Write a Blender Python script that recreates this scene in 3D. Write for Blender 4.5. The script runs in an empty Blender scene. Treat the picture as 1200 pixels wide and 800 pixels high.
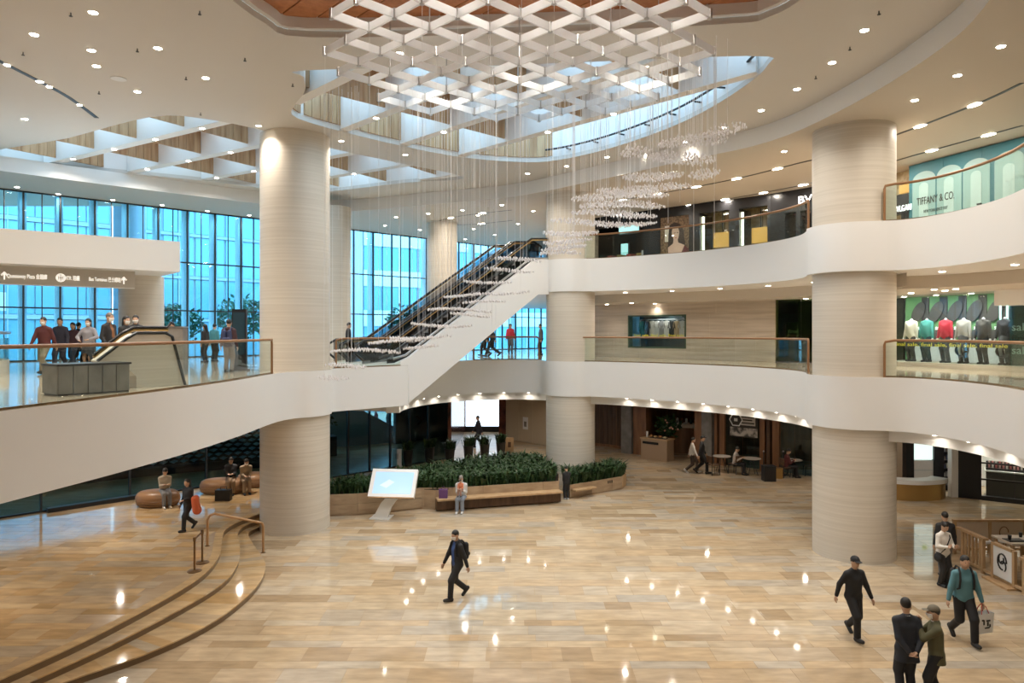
import bpy, math, random
import numpy as np
from mathutils import Matrix, Vector
from mathutils.geometry import tessellate_polygon
random.seed(7)
SC = bpy.context.scene
C = SC.collection
PI = math.pi
# ---------------------------------------------------------------- camera, world, exposure
FPX, HZ, CAMZ = 830.0, 388.0, 6.4
cam = bpy.data.cameras.new('camera'); camo = bpy.data.objects.new('camera', cam); C.objects.link(camo)
cam.sensor_width = 36.0; cam.lens = FPX / 1200 * 36
cam.shift_y = (HZ - 400) / 1200.0
cam.clip_start = 0.05; cam.clip_end = 400
camo.location = (0, 0, CAMZ); camo.rotation_euler = (PI / 2, 0, 0)
SC.camera = camo
W = bpy.data.worlds.new('overcast_sky'); SC.world = W; W.use_nodes = True
bgn = W.node_tree.nodes['Background']
bgn.inputs[0].default_value = (0.56, 0.82, 1.0, 1); bgn.inputs[1].default_value = 7.0
vs = SC.view_settings
vs.view_transform = 'Standard'; vs.look = 'None'; vs.gamma = 1; vs.use_curve_mapping = False
vs.exposure = -0.20
LAMP_W = 60.0          # one ceiling downlight
LAMP_COL = (1.0, 0.91, 0.80)

# ---------------------------------------------------------------- materials
MATS = {}
def mat(name, col=(.8, .8, .8), rough=.5, metal=0.0, emit=None, es=0.0, noise=None, spec=.5, coat=0):
    """noise = (scale xyz, dark colour, light colour, contrast lo, hi, bump)"""
    if name in MATS: return MATS[name]
    m = bpy.data.materials.new(name); m.use_nodes = True; MATS[name] = m
    nt = m.node_tree; b = nt.nodes['Principled BSDF']
    b.inputs['Base Color'].default_value = (*col, 1); b.inputs['Roughness'].default_value = rough
    b.inputs['Metallic'].default_value = metal; b.inputs['Specular IOR Level'].default_value = spec
    b.inputs['Coat Weight'].default_value = coat
    if emit:
        b.inputs['Emission Color'].default_value = (*emit, 1); b.inputs['Emission Strength'].default_value = es
    if noise:
        sc, c0, c1, lo, hi, bump = noise
        tc = nt.nodes.new('ShaderNodeTexCoord'); mp = nt.nodes.new('ShaderNodeMapping')
        mp.inputs['Scale'].default_value = sc
        nz = nt.nodes.new('ShaderNodeTexNoise'); nz.inputs['Scale'].default_value = 1; nz.inputs['Detail'].default_value = 5
        rp = nt.nodes.new('ShaderNodeValToRGB')
        rp.color_ramp.elements[0].position = lo; rp.color_ramp.elements[1].position = hi
        rp.color_ramp.elements[0].color = (*c0, 1); rp.color_ramp.elements[1].color = (*c1, 1)
        L = nt.links.new
        L(tc.outputs['Object'], mp.inputs['Vector']); L(mp.outputs[0], nz.inputs['Vector'])
        L(nz.outputs[0], rp.inputs[0]); L(rp.outputs[0], b.inputs['Base Color'])
        if bump:
            bp = nt.nodes.new('ShaderNodeBump'); bp.inputs['Strength'].default_value = bump; bp.inputs['Distance'].default_value = .01
            L(nz.outputs[0], bp.inputs['Height']); L(bp.outputs[0], b.inputs['Normal'])
    return m
def glass(name, tint, refl=.5, rough=0.0):
    m = bpy.data.materials.new(name); m.use_nodes = True; MATS[name] = m
    nt = m.node_tree; nt.nodes.remove(nt.nodes['Principled BSDF']); out = nt.nodes['Material Output']
    tr = nt.nodes.new('ShaderNodeBsdfTransparent'); tr.inputs[0].default_value = (*tint, 1)
    gl = nt.nodes.new('ShaderNodeBsdfGlossy'); gl.inputs['Roughness'].default_value = rough
    fr = nt.nodes.new('ShaderNodeLayerWeight'); fr.inputs[0].default_value = .5
    pw = nt.nodes.new('ShaderNodeMath'); pw.operation = 'POWER'; pw.inputs[1].default_value = 4.0
    mu = nt.nodes.new('ShaderNodeMath'); mu.operation = 'MULTIPLY_ADD'; mu.inputs[1].default_value = refl; mu.inputs[2].default_value = .05 * refl
    mx = nt.nodes.new('ShaderNodeMixShader')
    L = nt.links.new
    L(fr.outputs['Facing'], pw.inputs[0]); L(pw.outputs[0], mu.inputs[0])
    L(mu.outputs[0], mx.inputs[0]); L(tr.outputs[0], mx.inputs[1]); L(gl.outputs[0], mx.inputs[2])
    L(mx.outputs[0], out.inputs[0])
    return m
def tile_mat(name, cols, rough):
    """stone tile: the colour of each piece comes from its own 'tint' attribute, veins from noise"""
    m = bpy.data.materials.new(name); m.use_nodes = True; MATS[name] = m
    nt = m.node_tree; b = nt.nodes['Principled BSDF']; L = nt.links.new
    at = nt.nodes.new('ShaderNodeAttribute'); at.attribute_name = 'tint'
    rp = nt.nodes.new('ShaderNodeValToRGB'); cr = rp.color_ramp
    cr.elements[0].position = 0; cr.elements[0].color = (*cols[0], 1); cr.elements[1].position = 1; cr.elements[1].color = (*cols[-1], 1)
    for i in range(1, len(cols) - 1):
        e = cr.elements.new(i / (len(cols) - 1)); e.color = (*cols[i], 1)
    tc = nt.nodes.new('ShaderNodeTexCoord'); mp = nt.nodes.new('ShaderNodeMapping'); mp.inputs['Scale'].default_value = (1.2, 4, 1)
    nz = nt.nodes.new('ShaderNodeTexNoise'); nz.inputs['Scale'].default_value = 1.5; nz.inputs['Detail'].default_value = 6
    mr = nt.nodes.new('ShaderNodeMapRange'); mr.inputs[1].default_value = .3; mr.inputs[2].default_value = .7
    mr.inputs[3].default_value = .80; mr.inputs[4].default_value = 1.14
    mx = nt.nodes.new('ShaderNodeVectorMath'); mx.operation = 'SCALE'
    L(at.outputs['Fac'], rp.inputs[0]); L(tc.outputs['Object'], mp.inputs[0]); L(mp.outputs[0], nz.inputs['Vector'])
    L(nz.outputs[0], mr.inputs[0]); L(rp.outputs[0], mx.inputs[0]); L(mr.outputs[0], mx.inputs['Scale']); L(mx.outputs[0], b.inputs['Base Color'])
    b.inputs['Roughness'].default_value = rough; b.inputs['Specular IOR Level'].default_value = .6
    return m
mat('white_paint', (.80, .79, .77), .45)
mat('ceiling_paint', (.64, .61, .565), .6)
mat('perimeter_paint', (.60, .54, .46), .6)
mat('limestone', (.7, .63, .52), .5, noise=((.25, .25, 20), (.60, .54, .45), (.70, .64, .55), .3, .7, .10))
mat('limestone_wall', (.6, .5, .4), .45, noise=((.5, .5, 8), (.44, .37, .29), (.62, .54, .44), .3, .7, .05))
tile_mat('floor_tile', [(.38, .27, .16), (.50, .38, .245), (.56, .445, .305), (.52, .375, .225), (.45, .39, .31), (.57, .46, .325)], .06)
tile_mat('terrace_tile', [(.46, .30, .14), (.58, .38, .19), (.62, .45, .26), (.56, .35, .15), (.50, .40, .28), (.64, .45, .25)], .075)
mat('floor_bed', (.38, .28, .18), .25, noise=((1.2, 4, 1), (.38, .26, .15), (.52, .38, .23), .3, .7, 0))
mat('upper_floor', (.5, .4, .28), .07, noise=((1, 3, 1), (.46, .37, .27), (.60, .50, .38), .3, .7, 0))
mat('riser', (.17, .105, .05), .3)
mat('handrail_wood', (.28, .14, .06), .35)
mat('bronze', (.22, .13, .06), .35, .6)
mat('brass', (.55, .36, .14), .3, .8)
mat('steel', (.55, .56, .57), .3, .9)
mat('dark_metal', (.04, .045, .05), .4, .5)
mat('black', (.012, .012, .014), .35)
mat('matte_black', (.01, .01, .01), .9)
mat('white_plastic', (.8, .8, .79), .3)
mat('ceiling_wood', (.45, .18, .07), .5, noise=((6, 6, .8), (.36, .13, .045), (.52, .22, .09), .3, .7, 0))
mat('plank_wood', (.42, .25, .13), .55, noise=((7, 7, .7), (.34, .18, .08), (.54, .36, .20), .3, .7, 0))
mat('cafe_wood', (.26, .12, .05), .4, noise=((5, 5, .7), (.17, .075, .03), (.30, .14, .06), .3, .7, 0))
mat('dark_wood', (.10, .055, .03), .45, noise=((6, 6, .8), (.06, .03, .015), (.15, .08, .04), .3, .7, 0))
mat('light_wood', (.50, .33, .17), .45, noise=((5, 5, 1), (.42, .26, .13), (.56, .38, .21), .3, .7, 0))
mat('bench_wood', (.42, .29, .18), .45, noise=((2, 2, 7), (.34, .23, .14), (.48, .35, .22), .3, .7, 0))
mat('grey_stone', (.22, .20, .18), .35, noise=((3, 3, 3), (.17, .155, .14), (.27, .25, .225), .3, .7, 0))
mat('leaf', (.018, .055, .012), .5, noise=((3, 3, 3), (.010, .035, .008), (.035, .085, .02), .3, .7, 0))
mat('soil', (.03, .02, .012), .9)
mat('asphalt', (.13, .18, .21), .5)
mat('lens_white', (1, 1, 1), .5, emit=(1, .88, .72), es=40)
mat('lens_trim', (.75, .75, .74), .4)
def translucent(name, col, rough, k):
    m = bpy.data.materials.new(name); m.use_nodes = True; MATS[name] = m; nt = m.node_tree; b = nt.nodes['Principled BSDF']; out = nt.nodes['Material Output']
    b.inputs['Base Color'].default_value = (*col, 1); b.inputs['Roughness'].default_value = rough; b.inputs['Specular IOR Level'].default_value = .8
    t = nt.nodes.new('ShaderNodeBsdfTranslucent'); t.inputs[0].default_value = (*col, 1); x = nt.nodes.new('ShaderNodeMixShader'); x.inputs[0].default_value = k
    nt.links.new(b.outputs[0], x.inputs[1]); nt.links.new(t.outputs[0], x.inputs[2]); nt.links.new(x.outputs[0], out.inputs[0])
translucent('crystal', (.95, .95, .97), .12, .45)
translucent('wire', (.92, .92, .92), .4, .4)
translucent('lattice_white', (.94, .96, .98), .35, .65)
glass('sky_dimming_glass', (.70, .74, .78), .3)
translucent('frosted_fin', (.86, .95, .97), .4, .6)
mat('city_glass', (.20, .42, .52), .12, .1)
mat('city_white', (.80, .86, .88), .5)
mat('city_grey', (.36, .44, .48), .6)
mat('skin', (.52, .32, .21), .5)
mat('eye', (.02, .015, .01), .3)
mat('lip', (.40, .16, .13), .5)
glass('clear_glass', (.90, .95, .93), .55)
glass('window_glass', (.62, .86, .98), .6)
glass('dark_glass', (.58, .76, .84), .8)
glass('shop_glass', (.88, .92, .90), .5)
def M(n): return MATS[n]
def plain(col, rough=.7):
    n = 'cloth_%02x%02x%02x' % tuple(int(c * 255) for c in col)
    return mat(n, col, rough)

# ---------------------------------------------------------------- helpers
OFF = {}
class MB:
    def __init__(s, T=None): s.v = []; s.f = []; s.m = []; s.T = T; s.cur = 0
    def add(s, vs_, fs):
        o = len(s.v)
        if s.T is not None: vs_ = [tuple(s.T @ Vector(p)) for p in vs_]
        s.v += [tuple(p) for p in vs_]; s.f += [tuple(i + o for i in f) for f in fs]; s.m += [s.cur] * len(fs)
        return s
    def box(s, x0, x1, y0, y1, z0, z1):
        return s.add([(x0, y0, z0), (x1, y0, z0), (x1, y1, z0), (x0, y1, z0), (x0, y0, z1), (x1, y0, z1), (x1, y1, z1), (x0, y1, z1)],
                     [(3, 2, 1, 0), (4, 5, 6, 7), (0, 1, 5, 4), (1, 2, 6, 5), (2, 3, 7, 6), (3, 0, 4, 7)])
    def bar(s, a, b, w, h):                                   # a box along a->b, w wide, h high, centred
        a = Vector(a); b = Vector(b); d = (b - a).normalized()
        u = Vector((-d.y, d.x, 0)); u = u.normalized() if u.length > 1e-6 else Vector((1, 0, 0))
        n = d.cross(u).normalized(); u = u * (w / 2); n = n * (h / 2)
        p = [a - u - n, a + u - n, a + u + n, a - u + n, b - u - n, b + u - n, b + u + n, b - u + n]
        return s.add(p, [(0, 1, 2, 3), (7, 6, 5, 4), (0, 4, 5, 1), (1, 5, 6, 2), (2, 6, 7, 3), (3, 7, 4, 0)])
    def prism(s, poly, z0, z1, holes=(), top=None, bot=None):
        loops = [list(poly)] + [list(h) for h in holes]
        flat = [p for l in loops for p in l]; n = len(flat)
        tris = tessellate_polygon([[Vector((p[0], p[1], 0)) for p in l] for l in loops])
        V = [(p[0], p[1], z0) for p in flat] + [(p[0], p[1], z1) for p in flat]
        c0 = s.cur; sides = []; k = 0
        for li, l in enumerate(loops):
            a = sum(l[i][0] * l[(i + 1) % len(l)][1] - l[(i + 1) % len(l)][0] * l[i][1] for i in range(len(l)))
            ccw = (a > 0) == (li == 0)
            for i in range(len(l)):
                p, q = k + i, k + (i + 1) % len(l)
                sides.append((p, q, q + n, p + n) if ccw else (q, p, p + n, q + n))
            k += len(l)
        tt, bb = [], []
        for t in tris:
            p, q, r = [flat[i] for i in t]
            if (q[0] - p[0]) * (r[1] - p[1]) - (r[0] - p[0]) * (q[1] - p[1]) < 0: t = (t[0], t[2], t[1])
            tt.append(tuple(i + n for i in t)); bb.append((t[0], t[2], t[1]))
        o = len(s.f); s.add(V, sides + tt + bb)
        ns = len(sides)
        for i in range(len(tt)):
            if top is not None: s.m[o + ns + i] = top
            if bot is not None: s.m[o + ns + len(tt) + i] = bot
        return s
    def tube(s, pts, r, n=8, cap=True):
        pts = [Vector(p) for p in pts]; rs = r if isinstance(r, (list, tuple)) else [r] * len(pts)
        V = []; prev = None
        for i, p in enumerate(pts):
            d = (pts[min(i + 1, len(pts) - 1)] - pts[max(i - 1, 0)]).normalized()
            u = prev if prev is not None else (Vector((0, 0, 1)) if abs(d.z) < .9 else Vector((1, 0, 0)))
            u = (u - d * u.dot(d)).normalized(); prev = u; w = d.cross(u)
            V += [tuple(p + (u * math.cos(2 * PI * k / n) + w * math.sin(2 * PI * k / n)) * rs[i]) for k in range(n)]
        F = [(i * n + k, i * n + (k + 1) % n, (i + 1) * n + (k + 1) % n, (i + 1) * n + k) for i in range(len(pts) - 1) for k in range(n)]
        if cap: F += [tuple(range(n))[::-1], tuple((len(pts) - 1) * n + k for k in range(n))]
        return s.add(V, F)
    def lathe(s, prof, n=24, c=(0, 0, 0), sx=1, sy=1):        # profile (r, z) from bottom to top
        V = [(c[0] + r * sx * math.cos(2 * PI * k / n), c[1] + r * sy * math.sin(2 * PI * k / n), c[2] + z) for r, z in prof for k in range(n)]
        m = len(prof)
        F = [(i * n + k, i * n + (k + 1) % n, (i + 1) * n + (k + 1) % n, (i + 1) * n + k) for i in range(m - 1) for k in range(n)]
        F += [tuple(range(n))[::-1], tuple((m - 1) * n + k for k in range(n))]
        return s.add(V, F)
    def ribbon(s, pts, z0, z1, t, closed=False):              # a wall of thickness t along a plan curve (t to the left)
        P = [Vector((p[0], p[1])) for p in pts]; n = len(P); N = []
        for i in range(n):
            a = P[(i - 1) % n] if closed or i > 0 else P[i]; b = P[(i + 1) % n] if closed or i < n - 1 else P[i]
            d = (b - a).normalized(); N.append(Vector((-d.y, d.x)))
        Q = [P[i] + N[i] * t for i in range(n)]
        g = lambda z: (z if callable(z) else (lambda i: z))
        a0, a1 = g(z0), g(z1)
        V = []
        for i in range(n): V += [(*P[i], a0(i)), (*P[i], a1(i)), (*Q[i], a1(i)), (*Q[i], a0(i))]
        F = []
        for i in range(n if closed else n - 1):
            j = (i + 1) % n; A, B = 4 * i, 4 * j
            for k in range(4): F.append((A + k, A + (k + 1) % 4, B + (k + 1) % 4, B + k))
        if not closed: F += [(3, 2, 1, 0), tuple(4 * (n - 1) + k for k in range(4))]
        return s.add(V, F)
    def ball(s, c, r, n=10, m=6):
        rx, ry, rz = r if isinstance(r, (tuple, list)) else (r, r, r)
        V = [(c[0], c[1], c[2] - rz)]; F = []
        for i in range(1, m):
            t = PI * i / m - PI / 2
            V += [(c[0] + rx * math.cos(t) * math.cos(2 * PI * k / n), c[1] + ry * math.cos(t) * math.sin(2 * PI * k / n), c[2] + rz * math.sin(t)) for k in range(n)]
        V.append((c[0], c[1], c[2] + rz)); e = len(V) - 1
        F += [(0, 1 + (k + 1) % n, 1 + k) for k in range(n)]
        for i in range(m - 2):
            F += [(1 + i * n + k, 1 + i * n + (k + 1) % n, 1 + (i + 1) * n + (k + 1) % n, 1 + (i + 1) * n + k) for k in range(n)]
        F += [(1 + (m - 2) * n + k, 1 + (m - 2) * n + (k + 1) % n, e) for k in range(n)]
        return s.add(V, F)
    def build(s, name, mats, parent=None, smooth=None, tint=None, world=True):
        me = bpy.data.meshes.new(name)
        V = s.v
        if parent is not None and world:
            o = OFF.get(parent.name, (0, 0, 0)); V = [(p[0] - o[0], p[1] - o[1], p[2] - o[2]) for p in V]
        me.from_pydata(V, [], s.f)
        for m in (mats if isinstance(mats, (list, tuple)) else [mats]): me.materials.append(M(m) if isinstance(m, str) else m)
        if any(s.m): me.polygons.foreach_set('material_index', s.m)
        if smooth is not None:
            me.polygons.foreach_set('use_smooth', [True] * len(me.polygons)); me.set_sharp_from_angle(angle=math.radians(smooth))
        if tint is not None:
            a = me.attributes.new('tint', 'FLOAT', 'FACE'); a.data.foreach_set('value', tint)
        me.update()
        o = bpy.data.objects.new(name, me); C.objects.link(o)
        if parent is not None: o.parent = parent; OFF[o.name] = OFF.get(parent.name, (0, 0, 0))
        else: OFF[o.name] = (0, 0, 0)
        return o
def tag(o, label=None, cat=None, group=None, kind=None):
    if label: o['label'] = label
    if cat: o['category'] = cat
    if group: o['group'] = group
    if kind: o['kind'] = kind
    return o
def thing(name, label, cat, loc=(0, 0, 0), group=None, kind=None):
    o = bpy.data.objects.new(name, None); C.objects.link(o); o.location = loc; o.empty_display_size = .2
    OFF[o.name] = tuple(loc)
    return tag(o, label, cat, group, kind)
def struct(o): o['kind'] = 'structure'; return o
def copy_tree(o, parent=None):
    c = o.copy(); C.objects.link(c); c.parent = parent
    for ch in list(o.children): copy_tree(ch, c)
    return c
def link_copy(name, src, parent, loc=(0, 0, 0), rz=0, world=True):
    c = bpy.data.objects.new(name, src.data); C.objects.link(c); c.parent = parent
    o = OFF.get(parent.name, (0, 0, 0)) if (parent is not None and world) else (0, 0, 0)
    c.location = (loc[0] - o[0], loc[1] - o[1], loc[2] - o[2]); c.rotation_euler = (0, 0, rz)
    return c
def gp(x, y, z=0.0):                                          # the point at height z seen at pixel x, y (the thing stands at that height)
    Y = FPX * (CAMZ - z) / (y - HZ); return Vector(((x - 600) * Y / FPX, Y, z))
def zat(y, Y): return CAMZ - (y - HZ) * Y / FPX
def fr(p0, p1, z=0.0):                                        # wall frame: x along p0->p1, y away from the atrium, z up
    d = (Vector(p1[:2]) - Vector(p0[:2])).normalized()
    return Matrix(((d.x, -d.y, 0, p0[0]), (d.y, d.x, 0, p0[1]), (0, 0, 1, z), (0, 0, 0, 1)))
def ln(p0, p1): return (Vector(p1[:2]) - Vector(p0[:2])).length
def cr(P, n=5, closed=False):                                 # Catmull-Rom through plan points
    P = [Vector(p) for p in P]; N = len(P); out = []
    for i in range(N if closed else N - 1):
        g = (lambda k: P[k % N]) if closed else (lambda k: P[min(max(k, 0), N - 1)])
        a, b, c, d = g(i - 1), g(i), g(i + 1), g(i + 2)
        for k in range(n):
            t = k / n
            out.append(.5 * ((2 * b) + (c - a) * t + (2 * a - 5 * b + 4 * c - d) * t * t + (3 * b - a - 3 * c + d) * t ** 3))
    if not closed: out.append(P[-1])
    return [tuple(p) for p in out]
def offset(pts, t):
    P = [Vector(p) for p in pts]; out = []
    for i in range(len(P)):
        d = (P[min(i + 1, len(P) - 1)] - P[max(i - 1, 0)]).normalized(); out.append(tuple(P[i] + Vector((-d.y, d.x)) * t))
    return out
def walk(pts, step, start=0.0):                               # points and directions every step along a plan curve
    out = []; acc = -start
    for i in range(len(pts) - 1):
        a, b = Vector(pts[i]), Vector(pts[i + 1]); l = (b - a).length
        if l < 1e-9: continue
        while acc <= l:
            if acc >= 0: out.append((a + (b - a) * (acc / l), (b - a) / l))
            acc += step
        acc -= l
    return out
def inside(p, poly):
    x, y = p[0], p[1]; c = False; n = len(poly)
    for i in range(n):
        x1, y1 = poly[i][0], poly[i][1]; x2, y2 = poly[i - 1][0], poly[i - 1][1]
        if (y1 > y) != (y2 > y) and x < (x2 - x1) * (y - y1) / (y2 - y1) + x1: c = not c
    return c
def text(body, size, Mx, name, material, parent, ext=.006, align='LEFT', sx=1.0, spacing=1.0, fit=None):
    cu = bpy.data.curves.new(name, 'FONT'); cu.body = body; cu.size = size; cu.extrude = ext; cu.align_x = align; cu.space_character = spacing
    cu.resolution_u = 3
    t = bpy.data.objects.new(name, cu); C.objects.link(t)
    dg = bpy.context.evaluated_depsgraph_get(); me = bpy.data.meshes.new_from_object(t.evaluated_get(dg))
    bpy.data.objects.remove(t); bpy.data.curves.remove(cu)
    o = OFF.get(parent.name, (0, 0, 0)) if parent is not None else (0, 0, 0)
    if fit:
        xs_ = [v.co.x for v in me.vertices]; sx = fit / max(.001, max(xs_) - min(xs_))
    me.transform(Matrix.Translation((-o[0], -o[1], -o[2])) @ Mx @ Matrix.Rotation(PI / 2, 4, 'X') @ Matrix.Diagonal((sx, 1, 1, 1)))
    me.materials.clear(); me.materials.append(M(material) if isinstance(material, str) else material)
    ob = bpy.data.objects.new(name, me); C.objects.link(ob); ob.parent = parent
    return ob
# ---------------------------------------------------------------- plan curves of the place
EDGE_R = [(1.38, 30.4), (1.66, 29.6), (2.4, 29.2), (3.3, 29.25), (4.6, 28.5), (6.5, 27.0), (7.9, 25.3), (8.75, 23.6), (9.0, 22.3), (8.85, 21.3),
          (8.64, 20.7), (8.76, 19.95), (9.25, 19.42), (9.88, 19.25), (10.5, 19.05), (10.95, 18.3), (11.12, 17.2), (11.05, 16.0), (10.75, 14.8),
          (10.2, 12.5), (9.4, 10), (8, 7), (6, 4), (3.5, 1.2), (0, -.9)]
EDGE_L = [(-4, -.9), (-7, .0), (-8.9, 2.5), (-8.8, 6), (-8.4, 9), (-8.0, 11.1), (-7.5, 13.6), (-7.17, 16), (-7.03, 18.2), (-7.03, 20.0), (-6.98, 21.2),
          (-6.72, 21.95), (-6.28, 22.3), (-5.98, 22.8), (-5.93, 23.3), (-6.0, 23.75), (-5.0, 24.7), (-3.8, 25.8)]
EDGE_B = [(-3.8, 25.8), (-3.75, 27.6), (-3.0, 29.4), (-1.6, 30.7), (0, 31.2), (1.1, 30.95), (1.38, 30.4)]
ER, EL, EB = cr(EDGE_R, 5), cr(EDGE_L, 5), cr(EDGE_B, 5)
HOLE1 = EL + EB[1:] + ER[1:]
STEP_TOP = cr([(-10.5, 9.5), (-9.2, 11.2), (-8.72, 12.3), (-8.1, 14.15), (-7.6, 16.8), (-7.75, 18.6), (-8.3, 20.2), (-8.62, 21.2), (-8.6, 22.1), (-8.3, 23.1), (-7.8, 24.2), (-7.2, 25.4)], 6)
STEP_MID = cr([(-10.3, 9.2), (-9.1, 11.0), (-8.5, 12.2), (-7.7, 14.2), (-7.07, 16.8), (-7.2, 18.5), (-7.75, 20.1), (-8.3, 21.4), (-8.42, 22.3), (-8.05, 23.3), (-7.4, 24.3), (-6.8, 25.1)], 6)
STEP_LOW = cr([(-10.1, 8.7), (-8.9, 10.8), (-8.1, 12.5), (-7.1, 13.8), (-6.45, 15.3), (-6.28, 17.2), (-6.6, 18.9), (-7.4, 20.4), (-8.1, 21.7), (-8.2, 22.4), (-7.85, 23.4), (-7.0, 24.3), (-6.5, 24.8)], 6)
Z1, Z1B, Z2, Z2B, ZC, ZH = 5.15, 3.7, 9.4, 8.05, 12.2, 12.75
GLINE = lambda x: (x, x + 38.8)                # ground glazing
WLINE = lambda x: (x, x + 49.5)                # upper glazing
RING2 = [(2.5, 38), (6.6, 33.9), (11.0, 30.0), (13.0, 27.4), (13.9, 24.8), (15.2, 21.0), (15.8, 16), (15.8, 4)]
RING1 = [(3.4, 35.8), (10.7, 28.8), (13.7, 26.0), (15.7, 21.6), (16.5, 17), (16.5, 4)]

# ---------------------------------------------------------------- floor with stone tiles
TERR = [tuple(p) for p in STEP_TOP] + [(-10.1, 28.6)] + [GLINE(-10.1), GLINE(-24), (-24, 9.5)]
TERR_LOW = [tuple(p) for p in STEP_LOW] + [(-10.1, 28.6), (-24, 20), (-24, 8.7)]
fl = struct(MB().prism([(-40, -8), (24, -8), (24, 56), (-40, 56)], -.3, -.004).build('floor', 'floor_bed'))
def tiles(parent, region, y0, y1, z, material, namebase, keep, rows=(.3, .45, .6), lens=(.6, .9, 1.2, 1.5), thick=.02, seed=1):
    rnd = random.Random(seed); allt = []; y = y0
    while y < y1:
        h = rnd.choice(rows); lim = .78 * (y + 1) + 1; x = -lim - rnd.random()
        while x < lim:
            w = rnd.choice(lens); c = (x + w / 2, y + h / 2)
            if region(c, w, h): allt.append((x, x + w, y, y + h, rnd.random()))
            x += w
        y += h
    allt.sort(key=lambda t: t[2] + .15 * abs((t[0] + t[1]) / 2))
    g = .003
    rest = MB(); tint = []
    vis = [t for t in allt if abs(.5 * (t[0] + t[1])) < .72 * (.5 * (t[2] + t[3])) and t[2] > FPX * (CAMZ - z) / 412]
    own = set(id(t) for t in vis[:keep])
    for t in allt:
        b = MB() if id(t) in own else rest
        b.box(t[0] + g, t[1] - g, t[2] + g, t[3] - g, z - thick, z)
        if id(t) in own: b.build(namebase, material, parent, tint=[t[4]] * 6)
        else: tint += [t[4]] * 6
    o = rest.build('far_' + namebase, material, parent, tint=tint); o['kind'] = 'stuff'
tiles(fl, lambda c, w, h: not inside(c, TERR_LOW) and c[1] < 44 and (c[1] > c[0] - 12) and c[1] < c[0] + 38.8, 8.5, 42, 0.0, 'floor_tile', 'stone_tile', 300, seed=3)
# raised terrace and its curved steps
LEFT_END = [(-24, 20), (-24, 8.7)]
ft = struct(MB().prism(TERR, .0, .446).build('floor_terrace', ['floor_bed']))
def inset_ok(c, w, h):
    return all(inside((c[0] + sx * w / 2, c[1] + sy * h / 2), TERR) for sx in (-1, 1) for sy in (-1, 1))
tiles(ft, inset_ok, 9.5, 34, .45, 'terrace_tile', 'stone_tile', 300, rows=(.3, .45), lens=(.45, .6, .9, 1.2), thick=.012, seed=5)
st = thing('curved_steps', 'three curved stone steps with dark brown risers down from the raised terrace', 'steps', (-8, 16, 0))
for nm, cv, z0, z1 in (('lower', STEP_LOW, 0, .15), ('middle', STEP_MID, 0, .30)):
    inner = offset(cv, .95)
    poly = list(cv) + list(reversed(inner))
    t_ = MB(); t_.cur = 0
    t_.ribbon(cv, z0, z1 - .03, .95); a = t_.build('riser', 'riser', st)
    t_ = MB().ribbon(offset(cv, -.025), z1 - .03, z1, .98); t_.build('tread', 'terrace_tile', st, tint=[random.random() * .5 + .3 for _ in t_.f])
MB().ribbon(offset(STEP_TOP, -.012), 0, .425, .02).build('riser', 'riser', st)
nb = MB().ribbon(offset(STEP_TOP, -.03), .425, .452, .22); nb.build('nosing', 'terrace_tile', st, tint=[.5] * len(nb.f))

# ---------------------------------------------------------------- floor slabs of the upper levels
b = MB(); b.prism([(-40, 9.5), (2, 51.5), (6, 55.5), (24, 55.5), (24, -8), (-40, -8)], Z1B, Z1, holes=[HOLE1], top=1)
struct(b.build('floor_level_one', ['white_paint', 'upper_floor'], smooth=35))
FASC = (offset(EB, .38)[2:] + offset(ER, .38)[1:])
HOLE1B = [p for p in HOLE1]
b = MB(); b.ribbon([p for p in FASC if p[1] > 2], 3.36, Z1B + .01, .5)
struct(b.build('trim_soffit_fascia', 'white_paint', smooth=35))
b = MB(); b.prism([(-40, 9.5), (-10, 38.9), (-4, 44), (24, 50), (24, -8), (-40, -8)], 3.40, 3.52, holes=[offset([EL[0]] + EL[20:62:4], 2.2)[1:] + [(-9.2, 24.5), (-6.5, 27)] + offset(EB, .6)[2:] + offset(ER, .6)[1:]])
struct(b.build('ceiling_ground', 'ceiling_paint'))
L2 = [(.75, 52), (.75, 31.2)] + ER + [(-9, -.9), (-9, -8), (24, -8), (24, 52)]
b = MB(); b.prism(L2, Z2B, Z2, top=1)
struct(b.build('floor_level_two', ['white_paint', 'upper_floor'], smooth=35))
L2IN = offset(ER, 2.6)
C1POLY = [(3.1, 52), (3.1, 34)] + [p for p in L2IN[8:] if p[0] > 4.4 or p[1] < 10] + [(-4, -3.5), (-4, -8), (24, -8), (24, 52)]
b = MB(); b.prism(C1POLY, 7.68, Z2B + .01)
struct(b.build('ceiling_level_one', 'perimeter_paint', smooth=35))
# bridge of level two on the left, over the concourse
bd = Vector((3.8, 3.15)).normalized(); bnrm = Vector((-bd.y, bd.x))
bA = Vector((-11.2, 23.9)) - bd * 22; bB = Vector((-11.2, 23.9))
b = MB(); b.prism([tuple(bA), tuple(bB), tuple(bB + bnrm * 4.4), tuple(bA + bnrm * 4.4)], 8.4, 9.42)
struct(b.build('floor_bridge', 'white_paint'))

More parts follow.
